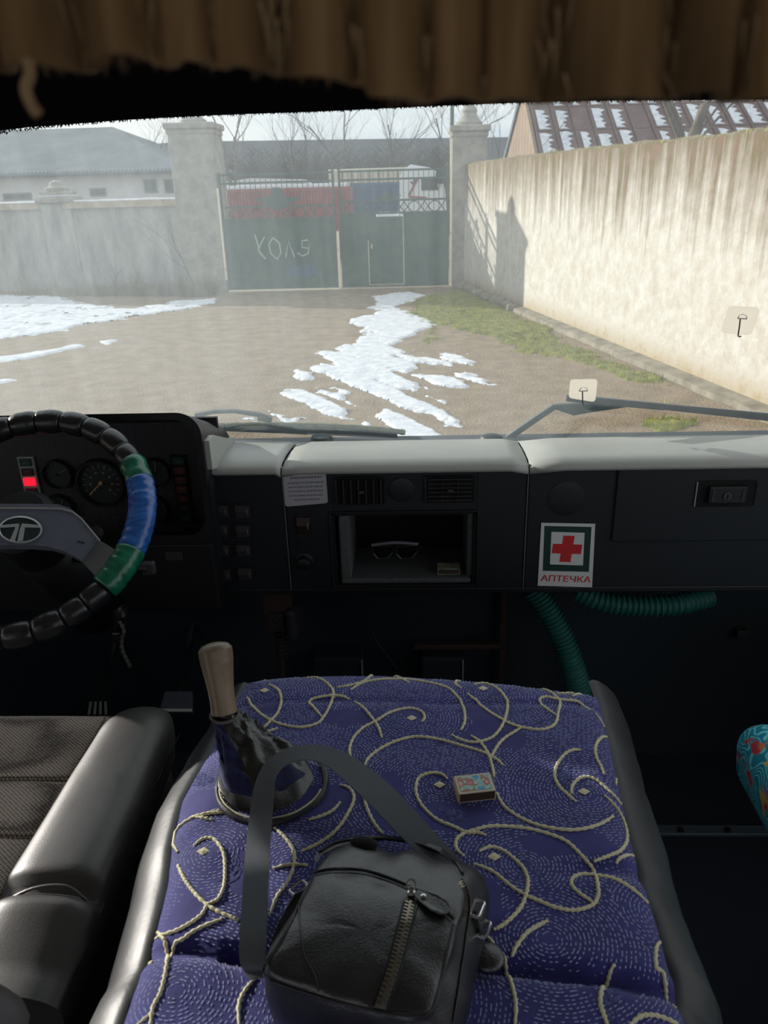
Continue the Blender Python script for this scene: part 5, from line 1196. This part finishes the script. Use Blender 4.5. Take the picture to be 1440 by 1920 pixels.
link('slider_ring', MB().tube([c+Vector((.004*math.cos(a), .005*math.sin(a)+.003, .003+.002*math.sin(a))) for a in [2*PI*k/16 for k in range(16)]], .0011, 6, closed=True), m_chrome, bag)
tabp = [(776,1684),(784,1676),(798,1680),(820,1688),(838,1700),(842,1710),(836,1720),(824,1720),(806,1712),(790,1700)]
P = [onbag(u, v, .003) for u, v in tabp]; link('pull_tab', MB().prism(P, (0, 0, .0022)), m_bag, bag)
link('tab_edge', MB().tube([p+Vector((0,0,.0018)) for p in P], .0007, 6, closed=True), m_bagp, bag)
c = onbag(794, 1691, .006); link('rivet', MB().lathe(c, [(.0025, -.001), (.0025, .0006), (.0012, .0012)], 14), m_chrome, bag, smooth='auto')
# open mouth under the handle
c = onbag(683, 1584, -.0015); bm = bmesh.new(); bmesh.ops.create_uvsphere(bm, u_segments=20, v_segments=10, radius=1)
for v in bm.verts: v.co = c+bu_*v.co.x*.015+bv*v.co.y*.008+Vector((0, 0, v.co.z*.006+.004))
link('top_opening', MB().bm(bm), m_void, bag, smooth=True)
A_ = [onbag(u, v, o_) for u, v, o_ in ((588,1612,.001),(596,1596,.004),(625,1580,.006),(660,1570,.006),(720,1566,.006),(780,1572,.006),(830,1590,.005),(866,1618,.002))]
B_ = [onbag(u, v, o_) for u, v, o_ in ((594,1618,.001),(604,1602,.004),(632,1588,.006),(664,1578,.006),(720,1574,.006),(776,1580,.006),(822,1598,.005),(858,1626,.002))]
link('grab_handle', MB().ribbon(A_, B_, .0016), m_bag, bag)
def dring(u, v, ang, s_=.009):
    c = onbag(u, v, .004); a0 = math.radians(ang); x = bu_*math.cos(a0)+bv*math.sin(a0); y = -bu_*math.sin(a0)+bv*math.cos(a0)
    P = [c+x*s_*a+y*s_*.55*b+Vector((0, 0, .002)) for a, b in ((-1,-1),(1,-1),(1,1),(-1,1))]; link('strap_ring', MB().tube([q for i in range(4) for q in (P[i].lerp(P[(i+1) % 4], .12), P[i].lerp(P[(i+1) % 4], .88))], .0015, 8, closed=True), m_chrome, bag)
dring(560, 1668, 62); dring(888, 1708, 78); dring(899, 1745, 78)
A_ = [onbag(u, v, .003) for u, v in ((884,1712),(890,1735),(896,1752))]; B_ = [onbag(u, v, .003) for u, v in ((896,1706),(902,1728),(905,1746))]
link('strap_loop', MB().ribbon(A_, B_, .002), m_bag, bag)
A_ = [aZ(u, v, CZ+h_) for u, v, h_ in ((552,1675,.05),(535,1705,.04),(520,1735,.03),(505,1775,.02))]; B_ = [aZ(u, v, CZ+h_) for u, v, h_ in ((568,1668,.05),(556,1700,.04),(548,1730,.03),(530,1775,.02))]
link('strap_end', MB().ribbon(A_, B_, .002), m_bag, bag)
bm = bmesh.new(); bmesh.ops.create_uvsphere(bm, u_segments=18, v_segments=10, radius=1); c = aZ(914, 1795, CZ+.008)
for v in bm.verts: v.co = c+Vector((v.co.x*.017, v.co.y*.016, v.co.z*.007+.001*fbm(v.co.x*3, v.co.y*3)))
link('leather_puller', MB().bm(bm), m_bag, bag, smooth=True)
# webbing strap
def SP(L_): 
    P = smooth_path([Vector((u, v, h_*1000)) for u, v, h_ in L_], 6); return [aZ(p.x, p.y, CZ+p.z/1000) for p in P]
SA = [(470,1838,.005),(458,1822,.006),(450,1800,.012),(449,1760,.018),(453,1700,.018),(460,1600,.016),(468,1530,.020),(476,1480,.034),(492,1440,.044),(516,1416,.052),(548,1402,.056),(592,1398,.058),(640,1409,.056),(685,1436,.048),(740,1482,.038),(800,1546,.024),(862,1612,.012)]
SB = [(512,1830,.005),(510,1818,.006),(500,1806,.012),(500,1760,.018),(502,1700,.018),(506,1600,.016),(511,1530,.020),(514,1490,.034),(516,1462,.044),(528,1442,.050),(550,1430,.054),(582,1426,.056),(614,1438,.054),(650,1468,.048),(696,1512,.038),(750,1568,.024),(800,1616,.012)]
link('webbing_strap', MB().ribbon(SP(SA), SP(SB), -.0016), m_web, bag, smooth='auto')

# ------------------------------------------------------------------ driver seat
ds = thing('driver_seat', (-.74, .6, FZ), 'driver seat with grey woven cushion and shiny black leather bolster', 'seat')
SZ = 1.60; sxR = -.508; sxL = -1.0
def pillow(x0, x1, y0, y1, z0, z1, b, m, nm, crown=.008, seed=0, par=ds, nx=26, ny=26, sub=0, fn=None):
    mb = MB()
    for j in range(ny+1):
        for i in range(nx+1):
            s_, t_ = i/nx, j/ny; x = x0+(x1-x0)*s_; y = y0+(y1-y0)*t_; w = min(s_*(x1-x0), (1-s_)*(x1-x0), t_*(y1-y0), (1-t_)*(y1-y0))
            e = max(0, 1-w/b); z = z1-b*(1-math.sqrt(max(0, 1-e*e)))*.9+crown*math.sin(PI*s_)*math.sin(PI*t_)+.0012*fbm(x*18, y*18, seed)
            if fn: x, y, z = fn(x, y, z)
            mb.v.append(Vector((x, y, z)))
    n0 = len(mb.v)
    for j in range(ny):
        for i in range(nx): a = j*(nx+1)+i; mb.f.append((a, a+1, a+nx+2, a+nx+1))
    rim_ = [i for i in range(nx+1)]+[(j+1)*(nx+1)-1 for j in range(1, ny+1)]+[ny*(nx+1)+i for i in range(nx-1, -1, -1)]+[j*(nx+1) for j in range(ny-1, 0, -1)]
    for k in rim_: p = mb.v[k].copy(); p.z = z0; mb.v.append(p)
    nn_ = len(rim_)
    for k in range(nn_): mb.f.append((rim_[k], n0+k, n0+(k+1) % nn_, rim_[(k+1) % nn_]))
    return link(nm, mb, m, par, smooth='auto')
# woven seat fabric: small raised knots
t = m_seatf.node_tree; b = t.nodes['Principled BSDF']; N = t.nodes.new; L = t.links.new
g = N('ShaderNodeNewGeometry'); mp = N('ShaderNodeMapping'); mp.inputs['Rotation'].default_value = (0, 0, math.radians(38)); vv = N('ShaderNodeTexVoronoi'); vv.inputs['Scale'].default_value = 230; vv.inputs['Randomness'].default_value = .12
r_ = N('ShaderNodeValToRGB'); r_.color_ramp.elements[0].position = .25; r_.color_ramp.elements[0].color = lin((214,198,184)); r_.color_ramp.elements[1].position = .66; r_.color_ramp.elements[1].color = lin((72,64,60))
L(g.outputs['Position'], mp.inputs[0]); L(mp.outputs[0], vv.inputs['Vector']); L(vv.outputs['Distance'], r_.inputs[0]); L(r_.outputs[0], b.inputs['Base Color'])
for k, (ya, yb_) in enumerate(((.889, 1.045), (.778, .888), (.64, .777), (.5, .639))): pillow(sxL, sxR, ya, yb_, SZ-.09, SZ+.002*k, .012, m_seatf, 'seat_panel', .006, k)
link('cushion_base', MB().rbox(sxL-.1, sxR+.1, .35, 1.02, 1.42, SZ-.05, .03), m_leath, ds)
link('front_welt', MB().tube([(sxL, 1.046, SZ-.012), (sxR, 1.046, SZ-.012)], .005, 8), m_leath, ds)
# leather bolster as a long swept pad
mb = MB(); K = 28; J = 60
for j in range(J+1):
    y = 1.045-.50*j/J; f_ = min(1, (1.045-y)/.07); rr_ = math.sqrt(max(0, 1-(1-f_)**2)); xc = -.455+.010*(1-rr_)-.004*(j/J); wx2 = .058*(.35+.65*rr_)+.012*j/J; hz2 = .042*(.25+.75*rr_)
    dip = -.016*math.exp(-((y-.672+.25*(0))/.012)**2)-.022*max(0, min(1, (.66-y)/.08))
    for k in range(K):
        a = 2*PI*k/K; ca, sa = math.cos(a), math.sin(a); sx = math.copysign(abs(ca)**.8, ca); sz2 = math.copysign(abs(sa)**.75, sa)
        mb.v.append(Vector((xc+wx2*sx, y, SZ-.006+hz2*sz2*(1 if sa > 0 else 2.2)+dip*(1 if sa > 0 else 0)+.0015*fbm(y*9, a, 2))))
for j in range(J):
    for k in range(K): a = j*K+k; mb.f.append((a, a+(k+1) % K-k, (j+1)*K+(k+1) % K, a+K))
mb.f.append(tuple(range(K))); mb.f.append(tuple(J*K+k for k in reversed(range(K))))
bl_ = link('bolster', mb, m_leath, ds, smooth='auto')
link('bolster_seam', MB().tube([(-.396+.001*math.sin(k), 1.02-.42*k/30, SZ-.012-.01*abs(k-15)/15) for k in range(31)], .0018, 6), m_bagp, bl_)
link('fold_seam', MB().tube(smooth_path([(-.51, .655, SZ+.016), (-.47, .668, SZ+.03), (-.43, .672, SZ+.03), (-.405, .664, SZ+.016)], 6), .002, 6), m_leath, bl_)
# backrest, leaning back, its right edge at the picture's lower left
mb = MB()
for k in range(17):
    f_ = k/16; z = 1.62+.56*f_; y = .50-.17*f_-.03*math.sin(PI*f_); w = .22+.08*min(1, f_/.2)
    for j in range(20):
        a = 2*PI*j/20; ca, sa = math.cos(a), math.sin(a); mb.v.append(Vector((-.63+math.copysign(abs(ca)**.35, ca)*(w-.06*f_), y-.03+.065*math.copysign(abs(sa)**.7, sa), z)))
for k in range(16):
    for j in range(20): mb.f.append((k*20+j, k*20+(j+1) % 20, (k+1)*20+(j+1) % 20, (k+1)*20+j))
mb.f.append(tuple(reversed(range(20)))); mb.f.append(tuple(320+j for j in range(20)))
link('backrest', mb, m_leath, ds, smooth='auto')
link('pedestal', MB().rbox(-.95, -.5, .4, .95, FZ, 1.43, .02), m_black, ds)

# ------------------------------------------------------------------ passenger seat
m_tq = bpy.data.materials.new('turquoise_swirl_fabric'); m_tq.use_nodes = True; t = m_tq.node_tree; b = t.nodes['Principled BSDF']; N = t.nodes.new; L = t.links.new; b.inputs['Roughness'].default_value = .9
g = N('ShaderNodeNewGeometry'); n_ = N('ShaderNodeTexNoise'); n_.inputs['Scale'].default_value = 9; n_.inputs['Detail'].default_value = 1.5; n_.inputs['Distortion'].default_value = .8
mu = N('ShaderNodeMath'); mu.operation = 'MULTIPLY'; mu.inputs[1].default_value = 190; si = N('ShaderNodeMath'); si.operation = 'SINE'; L(g.outputs['Position'], n_.inputs['Vector']); L(n_.outputs['Fac'], mu.inputs[0]); L(mu.outputs[0], si.inputs[0])
r1_ = N('ShaderNodeValToRGB'); e = r1_.color_ramp.elements; e[0].position = .3; e[0].color = lin((24,150,180)); e[1].position = .7; e[1].color = lin((120,228,234)); L(si.outputs[0], r1_.inputs[0])
n2_ = N('ShaderNodeTexNoise'); n2_.inputs['Scale'].default_value = 26; n2_.inputs['Detail'].default_value = 2; L(g.outputs['Position'], n2_.inputs['Vector'])
r2_ = N('ShaderNodeValToRGB'); e = r2_.color_ramp.elements; e[0].position = .56; e[0].color = (0, 0, 0, 1); e[1].position = .60; e[1].color = (1, 1, 1, 1); L(n2_.outputs['Fac'], r2_.inputs[0])
n3_ = N('ShaderNodeTexNoise'); n3_.inputs['Scale'].default_value = 12; L(g.outputs['Position'], n3_.inputs['Vector'])
r3_ = N('ShaderNodeValToRGB'); e = r3_.color_ramp.elements; e[0].position = .42; e[0].color = lin((214,60,80)); e[1].position = .6; e[1].color = lin((90,110,200)); q_ = e.new(.5); q_.color = lin((240,205,80)); L(n3_.outputs['Fac'], r3_.inputs[0])
mxx = N('ShaderNodeMix'); mxx.data_type = 'RGBA'; L(r2_.outputs[0], mxx.inputs[0]); L(r1_.outputs[0], mxx.inputs[6]); L(r3_.outputs[0], mxx.inputs[7]); L(mxx.outputs[2], b.inputs['Base Color'])
ps = thing('passenger_seat', (.85, .9, FZ), 'turquoise swirl patterned passenger seat cushion at right edge', 'seat')
mb = MB(); mb.rbox(.572, 1.1, .60, 1.17, 1.345, 1.50, .045, 5); 
for v in mb.v: v.z += .003*fbm(v.x*12, v.y*12)-(.0 if v.z > 1.42 else -.02*max(0, (v.y-1.0)/.17)); v.x += .012*max(0, (1.44-v.z)/.07)
link('cushion', mb, m_tq, ps, smooth='auto')
link('welt', MB().tube([(.585, .66, 1.47), (.583, .8, 1.472), (.583, 1.0, 1.472), (.585, 1.11, 1.47), (.60, 1.155, 1.468), (.64, 1.172, 1.468), (1.05, 1.172, 1.468)], .003, 6), mat('pale_welt', (150,190,190), .8), ps)
link('frame', MB().rbox(.68, 1.06, .68, 1.08, 1.34, 1.38, .01), m_black, ps); link('pedestal', MB().rbox(.82, .96, .8, .94, FZ, 1.35, .01), m_black, ps)

# ------------------------------------------------------------------ floor strip, pedals, pipes, hoses under the dash
Fa, Fb = aZ(1235, 1558, FZ), aZ(1440, 1560, FZ); r = thing('step_edge_strip', (.6, Fa.y, FZ), 'grey aluminium edging strip with screws across the floor', 'floor strip')
link('strip', MB().rbox(.30, 1.19, Fa.y-.013, Fa.y+.014, FZ, FZ+.006, .002).rbox(.30, 1.19, Fa.y-.017, Fa.y-.012, FZ-.0, FZ+.009, .001), mat('dull_aluminium', (120,136,150), .45, .6), r)
for u in (1276, 1364):
    c = aZ(u, 1557, FZ+.006); link('screw', MB().lathe(c, [(.008, 0), (.008, .003), (.004, .004)], 12), m_void, r)
r = thing('accelerator_pedal', aY(332, 1336, 1.46), 'worn black pedal pad with bright lower edge beside gear lever', 'pedal')
p = [aY(u, v, y_) for u, v, y_ in ((312,1303,1.50),(362,1302,1.50),(362,1338,1.44),(302,1338,1.44))]; up3 = Vector((0, -.35, .9)).normalized()
link('pedal_pad', MB().prism(p, up3*.014), m_hub, r, smooth='auto'); link('worn_edge', MB().tube([p[3]+up3*.014, p[2]+up3*.014], .004, 8), m_white, r); link('pedal_arm', MB().tube([(p[0]+p[1])/2, (p[0]+p[1])/2+Vector((0, .17, .1))], .009, 8), m_black, r)
r = thing('clutch_pedal', aY(188, 1340, 1.46), 'pedal pad with pale treads just behind the driver seat front', 'pedal')
p = [aY(u, v, y_) for u, v, y_ in ((168,1322,1.50),(206,1322,1.50),(208,1345,1.46),(164,1345,1.46))]
link('pedal_pad', MB().prism(p, up3*.012), m_black, r); link('pedal_arm', MB().tube([(p[0]+p[1])/2, (p[0]+p[1])/2+Vector((0, .17, .1))], .009, 8), m_black, r)
for k in range(4):
    a_ = p[3].lerp(p[2], .14+.24*k)+up3*.013; b_ = p[0].lerp(p[1], .14+.24*k)+up3*.013; link('tread', MB().bar(a_, b_, .006, .004), m_grey, r)
PIY = 1.62
v0 = aY(945, 1110, PIY); v1 = aY(946, 1300, PIY); link('upright_pipe', MB().rbox(v0.x-.008, v0.x+.008, PIY-.008, PIY+.008, FZ, DB-.01, .003), m_iron, label='upright brown iron bar under the centre of the dashboard', cat='bar')
h0, h1 = aY(775, 1211, PIY-.02), aY(940, 1211, PIY-.02); link('cross_pipe', MB().rbox(h0.x, v0.x-.009, PIY-.03, PIY-.012, h0.z-.007, h0.z+.007, .003), m_iron, label='horizontal brown iron bar joining the upright under the dash', cat='bar')
for u0, u1, nm in ((590, 680, 'left'), (790, 868, 'right')):
    a_, b_ = aY(u0, 1262, PIY), aY(u1, 1226, PIY); r = thing('junction_box', ((a_.x+b_.x)/2, PIY, a_.z), 'dark box on the bulkhead just over the cover, %s one' % nm, 'box')
    link('housing', MB().rbox(a_.x, b_.x, PIY-.02, 1.66, a_.z-.05, b_.z, .006), m_fire, r); link('edge_plate', MB().rbox(b_.x-.003, b_.x+.001, PIY-.024, PIY-.018, a_.z-.04, b_.z-.004, .001), m_grey, r)
r = thing('brake_valve', aY(520, 1240, 1.5), 'dark valve bracket with coiled spring beneath the dash left of centre', 'valve')
a_ = aY(525, 1160, 1.5); link('bracket', MB().rbox(a_.x-.035, a_.x+.03, 1.49, 1.55, a_.z-.03, DB-.012, .004), m_iron, r); link('rounded_arm', MB().rbox(a_.x+.018, a_.x+.04, 1.47, 1.55, a_.z-.045, a_.z+.035, .009), m_clus, r)
link('plate', MB().rbox(a_.x-.025, a_.x+.012, 1.484, 1.49, a_.z-.018, a_.z+.022, .002), m_clus, r); link('bolt', MB().lathe((a_.x-.006, 1.484, a_.z+.004), [(.006, 0), (.006, .004), (.003, .005)], 6, (0, -1, 0)), m_steel, r)
link('spring', MB().tube([(a_.x-.004+.013*math.cos(k*.7), 1.51+.013*math.sin(k*.7), a_.z-.032-.0012*k) for k in range(70)], .0022, 5), m_clus, r)
link('rod', MB().tube([(a_.x-.006, 1.51, a_.z-.03), (a_.x-.012, 1.51, a_.z-.3)], .006, 8), m_iron, r)
def hose(pts_, r0, label, pitch, cat='hose'):
    P = smooth_path(pts_, 5); D = [P[0]]
    for a_, b_ in zip(P, P[1:]):
        n_ = max(1, int((b_-a_).length/(pitch/9))); D += [a_.lerp(b_, (k+1)/n_) for k in range(n_)]
    L_ = 0; R = []
    for i, p in enumerate(D):
        if i: L_ += (p-D[i-1]).length
        R.append(r0*(.93+.12*math.sin(2*PI*L_/pitch)))
    link('corrugated_hose', MB().tube(D, R, 18), m_hose, label=label, cat=cat, smooth=True)
hose([aY(1000, 1105, 1.56), aY(1030, 1150, 1.54), aY(1053, 1195, 1.52), aY(1072, 1245, 1.50), aY(1086, 1300, 1.5), aY(1092, 1380, 1.5)], .027, 'thick green corrugated hose running down beside the engine cover', .0095)
hose([aY(1085, 1108, 1.55), aY(1130, 1128, 1.53), aY(1200, 1136, 1.52), aY(1270, 1133, 1.52), aY(1330, 1118, 1.55)], .024, 'green corrugated hose sagging below the glovebox', .012)
a_ = aY(960, 1175, PIY); mb = MB(); mb.tube(smooth_path([aY(u, v, 1.63) for u, v in ((690,1165),(705,1200),(725,1228),(745,1255))], 6), .002, 5)
link('cable', mb, m_iron, label='thin cable running down the bulkhead behind the cover', cat='cable')
a_ = aY(1390, 1187, 1.645); link('bulkhead_plug', MB().rbox(a_.x-.014, a_.x+.014, 1.635, 1.66, a_.z-.012, a_.z+.012, .003), m_clus, label='small dark plug on the bulkhead at far right', cat='plug')
